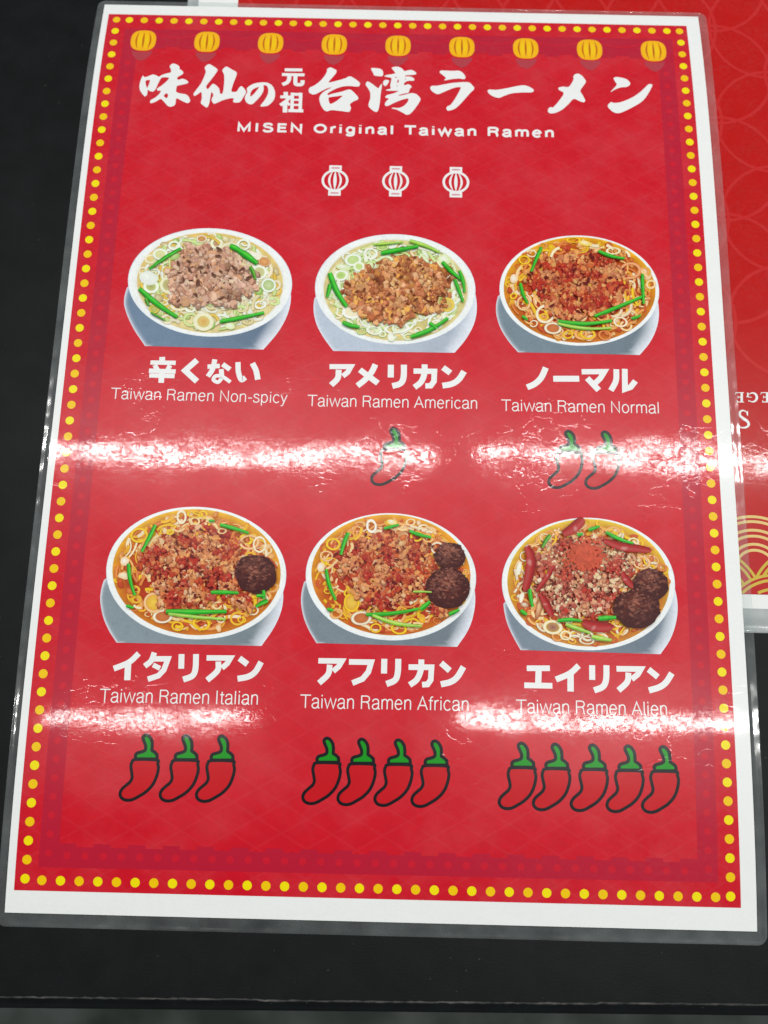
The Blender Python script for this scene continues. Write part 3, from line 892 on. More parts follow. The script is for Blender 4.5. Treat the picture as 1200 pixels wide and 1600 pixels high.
# ---- white lantern icons
for (u, s) in ((-29.15, 110.95), (-0.85, 111.2), (27.3, 111.4)):
    P = Print(); z = 0.06; w = (0.8, 0.8, 0.8)
    P.stroke(ell(u, s, 5.7, 5.2, 40), 1.15, w, z, closed=True); z += .001
    for sg in (1, -1):
        y = s + sg * 6.6
        P.poly([(u - 2.9, y - 1.4), (u + 2.9, y - 1.4), (u + 2.9, y + 1.4), (u - 2.9, y + 1.4)], w, z); z += .001
        P.stroke([(u - 1.9, y), (u + 1.9, y)], 0.8, ink(214, 150, 160), z + 0.02); z += .001
    for du, ww in ((-2.7, 1.05), (0, 1.6), (2.7, 1.05)):
        path = [(u + du * (0.45 + 0.55 * math.sin(math.pi * t / 12)), s - 4.7 + 9.4 * t / 12) for t in range(13)]
        P.stroke(path, [0.25 + (ww - 0.25) * math.sin(math.pi * t / 12) for t in range(13)], w, z); z += .001
    P.build('white_lantern_icon', M_INK, menu)

# ---- chilli icons (drawn relative to the stem tip, mm)
def chili_pts(pts):
    a, b, c, d, e, f = (0.02091, 0.00073, -36.63866, 0.00050, -0.02017, -137.90773)
    return [(a * p[0] + b * p[1] + c + 23.28, d * p[0] + e * p[1] + f + 140.43) for p in pts]
BODY = [(440,640),(375,690),(355,770),(375,900),(385,990),(350,1070),(270,1140),(190,1220),(165,1310),(205,1385),(290,1420),(400,1410),(520,1350),(660,1260),(780,1130),(850,980),(885,820),(870,720),(845,650)]
STEM = [(440,630),(436,560),(470,515),(560,490),(620,455),(625,380),(600,310),(570,230),(590,180),(640,165),(700,205),(745,290),(752,400),(750,460),(800,495),(850,545),(855,632)]
CH = [(-23.28,-140.43),(-9.25,-140.5),(5.57,-140.45),(20.37,-140.5),(-96.56,-140.9),(-80.47,-140.8),(-65.95,-140.6),(55.3,-140.5),(68.96,-140.6),(84.07,-140.55),(98.39,-140.6),(112.54,-140.55),(0.78,-9.0),(76.97,-8.5),(92.86,-8.45)]
BP = chili_pts(catmull(BODY, 4, closed=True)); SP = chili_pts(catmull(STEM[:-1], 4) + [STEM[-1]])
blk = ink(36, 28, 38)
for (cu, cs) in CH:
    off = lambda pts: [(p[0] + cu, p[1] + cs) for p in pts]
    P = Print()
    P.stroke(off(BP), 1.25, blk, 0.085, closed=True)
    P.stroke(off(SP), 1.30, blk, 0.086, closed=True)
    o = P.build('chilli_icon', M_INK, menu)
    P = Print(); P.poly(off(BP), ink(197, 18, 42), 0.06); P.build('flesh', M_INK, o)
    P = Print(); P.poly(off(SP), ink(18, 146, 38), 0.07); P.build('stem', M_INK, o)

# ------------------------------------------------------------------ bowl pictures (printed photographs of food)
def jit(rnd, c, a):
    k = 1 + rnd.uniform(-a, a)
    return tuple(max(0.004, min(0.85, v * k * (1 + rnd.uniform(-a, a) * 0.3))) for v in c)
def in_poly(p, L):
    x, y = p; k = False
    for i in range(len(L)):
        x1, y1 = L[i]; x2, y2 = L[(i + 1) % len(L)]
        if (y1 > y) != (y2 > y) and x < (x2 - x1) * (y - y1) / (y2 - y1) + x1: k = not k
    return k

def bowl_picture(key, rnd, rim, innr, saucer, sauc_col, soup_edge, soup_in, heap, crumb, gaps, ncrumb, csize, bits, nbits, chives, rings=(), balls=(), pods=(), powder=None, heap2=None, label=None, reds=None, hilite=ink(248, 200, 140)):
    Am = lambda pts: A(key, pts)
    km = amm(key)
    cx, cy, a, b, tilt = rim
    # saucer: mesh of the picture itself
    P = Print()
    cut = sorted(range(len(saucer)), key=lambda i: -saucer[i][1])[:2]
    sc = chaikin([p for i, p in enumerate(saucer) for _ in range(4 if i in cut else 1)], 2, 0.25)
    sc = [p for i, p in enumerate(sc) if math.hypot(p[0] - sc[i - 1][0], p[1] - sc[i - 1][1]) > 0.05]
    x0 = min(p[0] for p in saucer); x1 = max(p[0] for p in saucer)
    inv = ART[key]
    det = inv[0] * inv[4] - inv[1] * inv[3]
    def toart(u, s):
        du, dv = u - inv[2], s - inv[5]
        return ((inv[4] * du - inv[1] * dv) / det, (-inv[3] * du + inv[0] * dv) / det)
    y0 = min(p[1] for p in saucer); y1 = max(p[1] for p in saucer)
    # grid of small cells so that the printed tone changes smoothly from grey to the white rim
    edge = sc
    def sdist(x, y):
        d = 1e9
        for i in range(len(edge)):
            ax, ay = edge[i]; bx, by = edge[(i + 1) % len(edge)]
            vx, vy = bx - ax, by - ay; l2 = vx * vx + vy * vy + 1e-9
            if abs(vy) < 0.08 * abs(vx) and ay > cy: continue     # the cut off lower side has no rim
            t = max(0, min(1, ((x - ax) * vx + (y - ay) * vy) / l2))
            d = min(d, math.hypot(x - ax - vx * t, y - ay - vy * t))
        return d
    wht = ink(226, 230, 240)
    def scol(u, s):
        x, y = toart(u, s)
        fx = (x - x0) / (x1 - x0)
        rw = 18 + 90 * max(0, fx - 0.55) / 0.45
        t = max(0.0, 1 - sdist(x, y) / rw)
        t = t ** 0.8 if fx > 0.5 else t * 0.85
        base = mix(sauc_col, tuple(v * 0.74 for v in sauc_col), max(0, min(1, (fx - 0.35) * 1.6)) * max(0, 1 - (fx - 0.8) * 4 if fx > 0.8 else 1))
        return mix(base, wht, min(1, t))
    ring0 = sc; ctr = (cx, cy + b * 0.3)
    levels = [1.0, 0.97, 0.94, 0.90, 0.85, 0.80, 0.72, 0.6]
    n = len(ring0)
    rows = []
    for lv in levels:
        rows.append(Am([(ctr[0] + (p[0] - ctr[0]) * lv, ctr[1] + (p[1] - ctr[1]) * lv) for p in ring0]))
    for i in range(len(rows)): rows[i].append(rows[i][0])
    cols = [[scol(*p) for p in rw] for rw in rows]
    P.strip(rows, cols, 0.06)
    P.poly(rows[-1][:-1], sauc_col, 0.06)
    pic = P.build('bowl_picture', M_FOOD, menu)
    if label: pic['label'] = label
    # bowl rim
    P = Print()
    outer = ell(cx, cy, a, b, 80, rot=tilt)
    icx, icy, ia, ib = innr
    inn = ell(icx, icy, ia, ib, 80, rot=tilt)
    mid = [((o[0] * 0.45 + q[0] * 0.55), (o[1] * 0.45 + q[1] * 0.55)) for o, q in zip(outer, inn)]
    out2 = [((o[0] * 0.9 + q[0] * 0.1), (o[1] * 0.9 + q[1] * 0.1)) for o, q in zip(outer, inn)]
    rws = [outer, out2, mid, inn]
    cl = [ink(212, 220, 232), ink(236, 240, 242), ink(240, 242, 240), ink(222, 220, 208)]
    rws = [Am(r_) for r_ in rws]
    for r_ in rws: r_.append(r_[0])
    P.strip(rws, cl, 0.08)
    P.build('bowl_rim', M_FOOD, pic)
    # soup
    P = Print(); z = 0.10
    lv = [1.03, 0.95, 0.86, 0.6, 0.3]
    rws = []; cls = []
    for i, l in enumerate(lv):
        r_ = Am([(icx + (p[0] - icx) * l, icy + (p[1] - icy) * l) for p in inn]); r_.append(r_[0])
        rws.append(r_)
        t = min(1, i / 2.5)
        row = []
        for q_ in inn:
            low = max(0.0, min(1.0, ((q_[1] - icy) / ib + 0.75) * 0.8))
            row.append(jit(rnd, mix(mix(soup_edge, soup_in, low * 0.62), soup_in, t), 0.14))
        row.append(row[0])
        cls.append(row)
    P.strip(rws, cls, z); P.fan(Am([(icx, icy)])[0], soup_in, rws[-1][:-1], soup_in, z)
    P.build('soup', M_FOOD, pic)
    # noodles, onion rings and other bits round the heap
    P = Print(); z = 0.12
    def piece_blob(P, c, r, asp, rot, cc, ce, z, irr=0.22, n=9, dx=-0.18, dy=-0.22):
        ring = []
        for i in range(n):
            t = 2 * math.pi * i / n; rr = r * (1 + rnd.uniform(-irr, irr))
            x, y = rr * math.cos(t), rr * asp * math.sin(t)
            ring.append((c[0] + x * math.cos(rot) - y * math.sin(rot), c[1] + x * math.sin(rot) + y * math.cos(rot)))
        P.fan(Am([(c[0] + dx * r, c[1] + dy * r)])[0], cc, Am(ring), ce, z)
    def piece_ring(P, c, rx, ry, rot, w, cmid, cedge, z, cin=None, a0=0, a1=2 * math.pi):
        n = 20
        full = abs(a1 - a0) > 6.2
        rows = [ell(c[0], c[1], rx * k, ry * k, n, rot, a0, a1) for k in (1.0, 1 - w * 0.35, 1 - w * 0.7, 1 - w)]
        if cin: P.fan(Am([c])[0], cin, Am(rows[-1]), mix(cin, cedge, 0.4), z)
        rows = [Am(r_) for r_ in rows]
        if full:
            for r_ in rows: r_.append(r_[0])
        P.strip(rows, [mix(cedge, cmid, 0.3), cmid, cmid, cedge], z + 0.0006)
    def piece_noodle(P, path, w, cmid, cedge, z):
        pp = catmull(path, 5)
        L1, R1 = offset(pp, w)
        L2, R2 = offset(pp, w * 0.45)
        P.strip([Am(L1), Am(L2), Am(R2), Am(R1)], [cedge, cmid, mix(cmid, cedge, .25), cedge], z)
    def inside_bowl(p, k=0.95):
        x, y = p[0] - icx, p[1] - icy
        c_, s_ = math.cos(-tilt), math.sin(-tilt)
        x, y = x * c_ - y * s_, x * s_ + y * c_
        return (x / (ia * k)) ** 2 + (y / (ib * k)) ** 2 < 1
    cnt = 0; tries = 0
    while cnt < nbits and tries < nbits * 30:
        tries += 1
        p = (icx + rnd.uniform(-ia, ia), icy + rnd.uniform(-ib, ib))
        if not inside_bowl(p, 0.98): continue
        if in_poly(p, heap) and rnd.random() < 0.93: continue
        cm, ce = bits[rnd.randrange(len(bits))]
        cm, ce = jit(rnd, cm, 0.08), jit(rnd, mix(ce, cm, rnd.uniform(0, 0.45)), 0.12)
        kind = rnd.random()
        if kind < 0.20:
            r = rnd.uniform(22, 44); a0_ = rnd.uniform(0, 6.28); ar = rnd.choice([6.283, 6.283, rnd.uniform(2.0, 4.5)])
            piece_ring(P, p, r, r * rnd.uniform(0.6, 0.95), rnd.uniform(-.4, .4), rnd.uniform(0.3, 0.5), cm, ce, z, None, a0_, a0_ + ar)
        elif kind < 0.80:
            th = math.atan2((p[1] - icy) / ib, (p[0] - icx) / ia) + math.pi / 2 + rnd.uniform(-0.7, 0.7)
            ln = rnd.uniform(45, 120); bend = rnd.uniform(-0.35, 0.35) * ln
            d = (math.cos(th), math.sin(th)); nn_ = (-d[1], d[0])
            path = [(p[0] + d[0] * ln * t + nn_[0] * bend * (1 - 4 * t * t), p[1] + d[1] * ln * t + nn_[1] * bend * (1 - 4 * t * t)) for t in (-.5, -.25, 0, .25, .5)]
            if not all(inside_bowl(q, 0.985) for q in path): continue
            piece_noodle(P, path, rnd.uniform(9, 22), cm, ce, z)
        else:
            piece_blob(P, p, rnd.uniform(12, 30), rnd.uniform(0.55, 0.9), rnd.uniform(0, 3), cm, ce, z)
        z += 0.0016; cnt += 1
    for rg in rings:
        x, y, rx, ry, w, cm, ce, ci = rg
        if w >= 1: piece_blob(P, (x, y), rx, ry / rx, 0.2, cm, ce, z, irr=0.08, n=14)
        else: piece_ring(P, (x, y), rx, ry, rnd.uniform(-.2, .2), w, cm, ce, z, ci)
        z += 0.002
    P.build('noodle_topping', M_FOOD, pic)
    # minced meat
    P = Print(); z = 0.30
    for hp in [heap] + ([heap2] if heap2 else []):
        hs = chaikin(hp, 2, 0.25)
        hx = [p[0] for p in hp]; hy = [p[1] for p in hp]
        c0 = (sum(hx) / len(hx), sum(hy) / len(hy))
        area = (max(hx) - min(hx)) * (max(hy) - min(hy))
        nn_ = ncrumb if hp is heap else max(10, int(ncrumb * area / 330000))
        inner_ = [(c0[0] + (p[0] - c0[0]) * 0.9, c0[1] + (p[1] - c0[1]) * 0.9) for p in hs]
        P.fan(Am([c0])[0], gaps, Am(inner_), gaps, z); z += 0.002
        pts = []
        while len(pts) < nn_:
            q = (rnd.uniform(min(hx) - 30, max(hx) + 30), rnd.uniform(min(hy) - 25, max(hy) + 25))
            q2 = (c0[0] + (q[0] - c0[0]) * (w_ := rnd.choice([1, 1, 1, 0.95, 0.9, 0.86])), c0[1] + (q[1] - c0[1]) * w_)
            if in_poly(q2, hs): pts.append(q)
        pts.sort(key=lambda q: q[1] + rnd.uniform(-60, 60))
        ph = [(rnd.uniform(0.018, 0.05), rnd.uniform(0, 6.28), rnd.uniform(0, 6.28)) for _ in range(7)]
        def field(q):
            return sum(math.sin(k * (q[0] * math.cos(a_) + q[1] * 1.3 * math.sin(a_)) + o_) for k, o_, a_ in ph) / 2.6
        for q in pts:
            f_ = field(q) + rnd.uniform(-0.35, 0.35)
            cm = crumb[rnd.randrange(len(crumb))]
            if f_ > 0.5: cm = mix(cm, hilite, 0.30)
            elif f_ < -0.28 and reds: cm = mix(reds, cm, rnd.uniform(0.0, 0.5))
            elif f_ < -0.75: cm = mix(cm, gaps, 0.55)
            hi = jit(rnd, cm, 0.16)
            r = csize * rnd.uniform(0.5, 1.3)
            if rnd.random() < 0.55:
                piece_blob(P, (q[0] + r * 0.2, q[1] + r * 0.4), r * 1.1, 0.8, rnd.uniform(0, 3), mix(hi, gaps, 0.6), mix(gaps, hi, 0.25), z, irr=0.3); z += 0.0006
            piece_blob(P, q, r, rnd.uniform(0.55, 0.95), rnd.uniform(0, 3.1), mix(hi, hilite, 0.06), mix(hi, gaps, 0.16), z, irr=0.42, n=8, dx=rnd.uniform(-.3, .3), dy=rnd.uniform(-.4, .1)); z += 0.0006
            if rnd.random() < 0.45:
                piece_blob(P, (q[0] - r * 0.25, q[1] - r * 0.3), r * rnd.uniform(.25, .5), rnd.uniform(.35, .8), rnd.uniform(0, 3), mix(hi, mix(hilite, (0.82, 0.76, 0.66), 0.35), rnd.uniform(.2, .6)), mix(hi, hilite, 0.25), z, n=6, irr=.4); z += 0.0006
        for _ in range(int(len(pts) * 0.035)):
            q = rnd.choice(pts)
            piece_blob(P, q, csize * rnd.uniform(0.5, 1.2), 0.5, rnd.uniform(0, 3), tuple(v * 0.45 for v in gaps), gaps, z, irr=0.35); z += 0.0006
    if powder:
        px, py, pr, pa, pc = powder
        for _ in range(520):
            t = rnd.uniform(0, 6.28); rr = abs(rnd.gauss(0, 0.55))
            q = (px + pr * rr * math.cos(t), py + pr * pa * rr * math.sin(t))
            c_ = jit(rnd, pc, 0.2)
            piece_blob(P, q, rnd.uniform(6, 20) * (1.3 - 0.7 * min(1, rr)), 0.7, rnd.uniform(0, 3), c_, mix(c_, pc, 0.5), z, irr=0.4); z += 0.0006
    P.build('minced_meat', M_FOOD, pic)
    ztop = z + 0.01
    for pd in pods:
        path, w, c1_ = pd
        P = Print(); pp = catmull(path, 6); n_ = len(pp)
        ws = [w * (0.25 + 0.75 * math.sin(math.pi * (0.12 + 0.76 * i / (n_ - 1))) ** 0.8) for i in range(n_)]
        ws[-1] *= 0.3
        L1, R1 = offset(pp, ws); L2, R2 = offset(pp, [v * 0.35 for v in ws])
        dk = tuple(v * 0.5 for v in c1_); w *= 0.8; ws = [v * 0.8 for v in ws]; L1, R1 = offset(pp, ws); L2, R2 = offset(pp, [v * 0.3 for v in ws])
        P.strip([Am(L1), Am(L2), Am(R2), Am(R1)], [c1_, [mix(c1_, (0.85, 0.6, 0.55), 0.38 if n_ * 0.34 < i < n_ * 0.46 else 0.08) for i in range(n_)], c1_, dk], ztop); ztop += 0.002
        P.build('red_pepper', M_FOOD, pic)
    for (x, y, rx, ry) in balls:
        P = Print(); z = ztop
        base = ink(78, 32, 30)
        piece_blob(P, (x + 4, y + 10), rx * 1.06, ry / rx, 0, ink(60, 22, 22), ink(70, 24, 22), z, irr=0.05, n=26); z += 0.001
        piece_blob(P, (x, y), rx, ry / rx, 0, ink(112, 48, 38), ink(70, 22, 18), z, irr=0.09, n=22); z += 0.001
        for _ in range(230):
            t = rnd.uniform(0, 6.28); rr = math.sqrt(rnd.random()) * 0.99
            q = (x + rx * rr * math.cos(t), y + ry * rr * math.sin(t))
            lit = 0.62 - math.hypot((q[0] - x) / rx + 0.1, (q[1] - y) / ry + 0.3) * 0.62
            kk = lit + rnd.uniform(-0.42, 0.36)
            c_ = mix(ink(70, 24, 20), ink(192, 122, 100), max(0, min(1, kk)))
            piece_blob(P, q, rnd.uniform(7, 20), rnd.uniform(0.25, 0.7), rnd.uniform(-0.7, 0.7), c_, mix(c_, base, 0.45), z, irr=0.4); z += 0.0006
        ztop = z + 0.004
        P.build('meatball', M_FOOD, pic)
    for ch in chives:
        (xa, ya, xb, yb, w), pal_ = ch[:5], (ch[5] if len(ch) > 5 else 0)
        P = Print()
        dx, dy = xb - xa, yb - ya; l = math.hypot(dx, dy); nx_, ny_ = -dy / l, dx / l
        bend = rnd.uniform(-0.06, 0.06) * l
        path = [(xa + dx * t + nx_ * bend * math.sin(math.pi * t), ya + dy * t + ny_ * bend * math.sin(math.pi * t)) for t in [i / 8 for i in range(9)]]
        g1, g2, g3 = [(ink(40, 170, 42), ink(92, 205, 70), ink(20, 118, 30)), (ink(150, 200, 70), ink(196, 222, 120), ink(96, 160, 50)), (ink(60, 150, 40), ink(130, 190, 80), ink(30, 95, 30))][pal_]
        # soft dark edge of the leaf where the picture shows the broth round it
        L0, R0_ = offset(path, w * 1.25); 
        ws = [w * (0.7 + 0.3 * math.sin(math.pi * min(1, t * 1.15 + 0.08))) for t in [i / 8 for i in range(9)]]
        ws = [v * 0.86 for v in ws]; L1, R1 = offset(path, ws); L2, R2 = offset(path, [v * 0.3 for v in ws])
        sh = [jit(rnd, g1, 0.18) for _ in range(9)]
        P.strip([Am(L1), Am(L2), Am(R2), Am(R1)], [[jit(rnd, g3, .15) for _ in range(9)], sh, [jit(rnd, g2, 0.14) for _ in range(9)], [mix(g3, g1, .4) for _ in range(9)]], ztop); ztop += 0.002
        P.build('chive', M_FOOD, pic)
    return pic

CR = ink(240, 232, 205); YL = ink(232, 200, 90); GRN = ink(190, 210, 110); WH = ink(240, 242, 235); OR = ink(236, 150, 60); ORC = ink(240, 200, 150); BRN = ink(170, 90, 50); PG = ink(214, 228, 160); DG = ink(120, 170, 60); YE = ink(240, 205, 50); OE = ink(214, 120, 30)
rnd = random.Random(11)
bowl_picture('b1', rnd, (648, 368, 467, 309, 0.03), (648, 371, 403, 277),
    [(190, 360), (155, 470), (175, 550), (220, 640), (284, 728), (945, 748), (1035, 650), (1095, 540), (1112, 430), (1080, 330), (600, 260)], ink(112, 132, 156),
    ink(226, 190, 104), ink(222, 212, 160),
    [(600,140),(720,160),(800,230),(860,290),(890,370),(870,430),(800,470),(700,500),(600,480),(520,500),(450,490),(430,420),(450,350),(420,280),(480,210),(540,160)],
    [ink(206,156,132), ink(220,176,150), ink(192,140,116), ink(214,160,122), ink(230,194,168)], ink(120, 80, 64), 900, 17,
    [(CR, ink(200, 180, 110)), (PG, DG), (WH, ink(190, 200, 150)), (YL, ink(180, 140, 60)), (ink(225, 215, 170), ink(190, 165, 110)), (WH, ink(215, 215, 180))], 330,
    [(485,185,305,305,22), (765,170,840,215,38), (820,200,920,272,46), (250,415,465,575,36), (705,600,955,550,28), (288,470,308,512,22,2), (318,550,395,592,17,2), (880,290,908,362,26,2)],
    rings=[(330,350,30,26,1,WH,PG,None),(315,400,45,38,.4,WH,PG,ink(170,170,100)),(410,390,45,48,.35,CR,PG,ink(180,160,110)),(480,500,58,38,.4,CR,YL,None),(612,597,58,52,.4,CR,PG,ink(220,170,90)),(930,318,46,42,.35,WH,PG,ink(200,190,140)),(982,392,44,42,.35,WH,DG,ink(205,215,165)),(960,258,36,28,.3,ink(225,180,130),BRN,ink(230,170,110)),(905,226,38,24,1,WH,CR,None),(925,425,24,24,1,PG,DG,None),(335,525,30,26,.35,YL,DG,ink(200,190,110)),(842,160,40,34,.35,WH,PG,None),(602,125,32,22,.35,CR,BRN,ink(210,160,100)),(365,215,44,34,.35,WH,PG,ink(220,215,160)),(445,165,36,28,.4,WH,PG,None),(300,352,55,38,1,WH,ink(225,230,220),None),(762,622,28,20,1,WH,PG,None),(540,520,34,26,.4,WH,PG,None)],
    hilite=ink(240, 212, 190), label='bowl picture with pale pinkish mince and white onion rings')
bowl_picture('b2', rnd, (590, 448, 502, 345, 0.03), (593, 455, 437, 306),
    [(95, 470), (78, 560), (95, 660), (145, 750), (210, 832), (955, 843), (1030, 760), (1085, 660), (1102, 560), (1085, 440), (560, 340)], ink(186, 196, 212),
    ink(222, 208, 150), ink(214, 200, 130),
    [(580,240),(700,240),(800,290),(900,320),(930,400),(900,480),(870,570),(800,590),(700,630),(620,660),(520,640),(440,660),(390,600),(300,530),(280,450),(330,380),(420,330),(480,300)],
    [ink(196,120,76), ink(216,140,86), ink(178,98,62), ink(238,168,84), ink(208,128,88), ink(232,176,132)], ink(132, 70, 42), 1000, 17,
    [(WH, PG), (PG, DG), (WH, ink(200, 215, 170)), (CR, YL), (ink(232, 240, 205), ink(170, 205, 110))], 340,
    [(500,235,735,190,36), (680,155,870,230,28,1), (180,360,290,570,42), (182,430,165,510,30), (885,290,1000,400,32), (990,345,1020,480,28), (960,400,1012,540,28), (265,665,370,695,32), (685,755,915,640,34), (800,670,845,705,28), (450,180,640,165,20,1)],
    rings=[(250,370,46,36,.4,WH,PG,ink(170,205,110)),(325,272,56,40,.4,WH,ink(170,205,120),ink(200,220,150)),(362,315,36,32,.4,WH,PG,ink(190,215,130)),(900,270,42,34,1,WH,PG,None),(942,430,32,36,1,WH,PG,None),(912,552,46,46,.4,YL,ink(200,180,70),ink(220,190,120)),(435,232,46,36,.3,WH,CR,None),(262,320,48,20,1,WH,PG,None),(510,190,40,24,.4,PG,DG,ink(190,215,130)),(330,590,70,50,.3,WH,CR,ink(235,225,190)),(460,710,50,28,.35,WH,PG,None),(600,700,80,30,.25,WH,CR,None)],
    label='bowl picture with brown mince and green leeks over pale broth')
sauce_crumb = [ink(214,126,74), ink(198,92,48), ink(186,58,32), ink(228,156,90), ink(214,126,76), ink(192,72,38)]
obits = [(ink(240, 186, 116), OE), (ink(242, 214, 160), ink(224, 140, 60)), (YE, OE), (ink(234, 170, 96), ink(196, 92, 40)), (ink(226, 140, 76), ink(186, 70, 36)), (ink(244, 228, 196), ink(226, 160, 90)), (ink(206, 96, 52), ink(170, 50, 30)), (ink(236, 190, 60), ink(216, 120, 30))]
bowl_picture('b3', rnd, (600, 430, 517, 357, 0.04), (602, 426, 477, 333),
    [(85, 430), (58, 540), (80, 650), (135, 745), (210, 828), (985, 845), (1060, 760), (1108, 650), (1115, 540), (1090, 430), (600, 340)], ink(120, 136, 148),
    ink(238, 176, 40), ink(170, 48, 26),
    [(430,200),(560,170),(700,190),(820,230),(870,330),(880,430),(860,520),(760,560),(640,600),(560,620),(450,600),(400,540),(360,440),(270,400),(290,320),(380,260)],
    sauce_crumb, ink(118, 36, 26), 900, 17, obits, 330,
    [(350,160,285,320,28), (720,185,890,235,28), (215,395,265,525,28), (695,608,1020,475,30,0), (1005,335,1010,530,28), (460,640,805,636,32,0), (460,655,800,682,25,1), (930,622,990,602,24), (230,608,265,632,22)],
    rings=[(930,310,72,56,.3,ink(236,170,120),ink(200,100,60),None),(527,720,34,28,.35,YE,OE,None),(652,716,52,34,.35,YE,OE,None),(430,680,58,38,.35,CR,BRN,ink(206,120,70)),(862,640,48,34,.35,CR,OE,None),(240,520,46,50,.3,ORC,OE,None),(380,590,62,60,.28,CR,ORC,None),(175,362,26,30,1,WH,ORC,None),(560,108,50,18,.35,YE,OE,None),(640,130,44,18,1,CR,YE,None),(240,240,40,30,.35,YE,OE,None),(820,180,50,24,.35,CR,YE,None)],
    reds=ink(176, 26, 26), label='bowl picture with red broth, brown mince and long chives, no meatball')
bowl_picture('b4', rnd, (625, 431, 528, 389, 0.04), (627, 426, 479, 359),
    [(100, 430), (60, 560), (78, 680), (115, 765), (165, 838), (1000, 857), (1080, 750), (1128, 640), (1135, 530), (1100, 420), (600, 330)], ink(134, 148, 156),
    ink(238, 182, 50), ink(178, 48, 28),
    [(450,210),(640,150),(760,160),(850,230),(900,330),(860,430),(870,530),(760,560),(650,620),(560,620),(450,640),(410,540),(390,440),(310,400),(310,340),(420,270)],
    sauce_crumb + [ink(226, 180, 140)], ink(118, 36, 26), 1150, 15, obits, 340,
    [(390,155,310,315,28), (770,155,940,205,28), (235,385,275,570,28), (715,552,875,556,30), (455,662,805,662,38), (470,676,800,706,24,1), (1045,600,975,635,30), (1020,540,1020,592,26), (980,572,1032,570,24), (705,130,740,130,18), (225,630,268,642,24)],
    rings=[(940,256,62,46,.3,ORC,OE,None),(518,746,36,28,.35,YE,OE,None),(656,730,54,40,.35,YE,OE,None),(432,690,60,40,.35,CR,BRN,ink(206,120,70)),(1000,270,40,50,.25,CR,ORC,None),(380,610,60,60,.28,ORC,OE,ink(236,200,80)),(208,370,26,28,1,WH,ORC,None),(205,455,36,20,1,CR,ORC,None),(540,105,30,44,.4,CR,ORC,None),(290,215,54,46,.3,YE,OE,None),(620,90,52,20,.35,YE,OE,None)],
    balls=[(975, 437, 114, 106)], heap2=[(850, 570), (920, 560), (960, 610), (940, 660), (880, 650), (840, 620)],
    reds=ink(180, 22, 26), label='bowl picture with one dark meatball on red broth')
bowl_picture('b5', rnd, (603, 443, 533, 398, 0.04), (603, 432, 483, 367),
    [(75, 430), (38, 570), (58, 695), (98, 785), (145, 857), (1010, 880), (1090, 770), (1125, 650), (1130, 540), (1100, 420), (600, 330)], ink(124, 136, 146),
    ink(236, 170, 40), ink(182, 46, 26),
    [(460,200),(620,150),(780,220),(860,330),(820,440),(800,540),(700,570),(620,620),(480,660),(400,560),(350,460),(280,400),(290,320),(380,270)],
    sauce_crumb + [ink(228, 176, 132)], ink(118, 36, 26), 1150, 15, obits, 340,
    [(335,175,290,315,32), (560,150,655,125,25), (720,165,855,205,28), (200,405,262,595,28), (450,685,775,650,30), (785,655,845,605,36), (490,690,790,755,30,1), (740,545,855,548,16,1), (960,685,1025,655,30), (210,650,250,660,26)],
    rings=[(510,766,36,30,.35,YE,OE,None),(652,770,52,36,.35,YE,OE,None),(420,706,66,44,.35,CR,BRN,ink(206,120,70)),(895,270,42,42,.35,CR,OE,None),(240,245,48,40,.35,YE,OE,None),(165,390,26,30,1,WH,ORC,None),(360,610,50,60,.28,YE,OE,ink(236,200,80)),(200,320,44,34,.3,ORC,OE,None),(610,105,36,18,1,WH,YE,None),(480,130,34,46,.4,WH,ORC,None)],
    balls=[(970, 318, 90, 78), (955, 515, 128, 118)], heap2=[(850, 620), (900, 600), (955, 650), (940, 700), (880, 700), (845, 670)],
    reds=ink(176, 20, 24), label='bowl picture with two dark meatballs and many chives')
podc = ink(172, 22, 28)
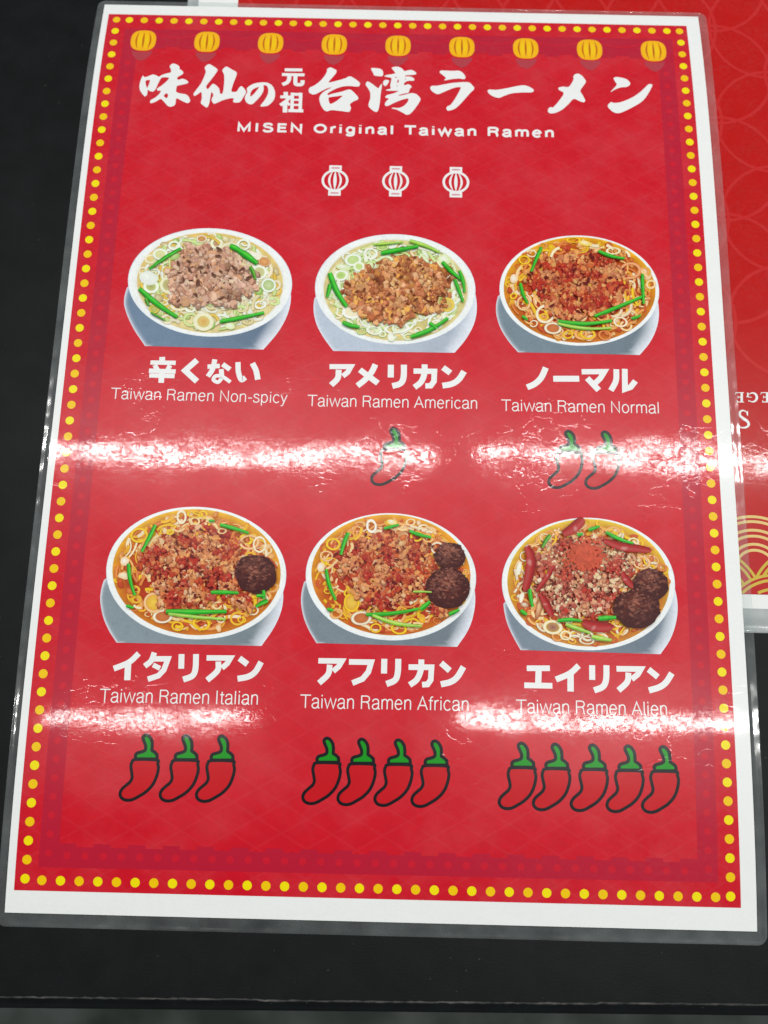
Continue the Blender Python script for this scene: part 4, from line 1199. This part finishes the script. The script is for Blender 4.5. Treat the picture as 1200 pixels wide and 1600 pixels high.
bowl_picture('b6', rnd, (597, 488, 541, 414, 0.04), (597, 481, 492, 386),
    [(62, 570), (80, 700), (118, 795), (180, 900), (1040, 925), (1110, 830), (1150, 700), (1152, 590), (1125, 480), (600, 380)], ink(122, 136, 150),
    ink(232, 196, 60), ink(186, 66, 36),
    [(400,200),(560,200),(700,230),(830,300),(880,400),(800,460),(760,560),(740,640),(600,690),(450,690),(380,640),(290,540),(250,430),(280,320)],
    [ink(232,204,164), ink(214,156,124), ink(196,112,90), ink(238,216,180), ink(206,130,104), ink(180,84,72)], ink(118, 48, 36), 1200, 14, obits + [(CR, BRN)], 340,
    [(350,190,300,270,30,2), (590,160,660,135,28), (700,172,870,245,28), (225,530,245,640,30), (400,725,545,725,30), (650,712,760,705,38), (450,745,600,800,30,1), (610,820,730,842,34,1), (172,660,210,688,30), (520,192,555,185,26)],
    rings=[(375,762,62,44,.35,CR,YL,ink(150,90,90)),(455,812,36,30,.35,CR,YL,None),(585,842,50,26,.35,CR,BRN,None),(930,362,56,44,.3,ORC,OE,None),(880,228,36,24,.35,CR,YL,None),(195,322,32,34,.3,CR,BRN,None),(160,400,16,44,1,WH,CR,None),(180,580,14,34,1,WH,CR,None),(200,625,28,18,1,CR,BRN,None),(290,640,20,80,1,ORC,BRN,None)],
    balls=[(975, 495, 104, 92), (885, 640, 136, 112)],
    pods=[([(430,185),(490,150),(530,115),(560,84)],84,podc), ([(690,225),(790,262),(890,275),(985,290)],66,podc), ([(205,262),(232,340),(222,440),(196,545)],80,podc), ([(375,385),(330,460),(265,550)],40,podc), ([(300,570),(335,630),(370,700)],62,podc), ([(800,425),(830,475),(880,525)],56,podc), ([(555,735),(640,760),(745,762)],84,podc)],
    powder=(565, 320, 150, 0.74, ink(200, 84, 60)),
    reds=ink(186, 36, 32), label='bowl picture heaped with chilli powder, red peppers and two meatballs')

film_ring('laminate_margin', M_FILM, menu, bowed, (-148.4, 148.1, -211.0, 211.0), (-151.6, 151.9, -216.0, 213.3), 4.2, 0.12, -0.42, 8)
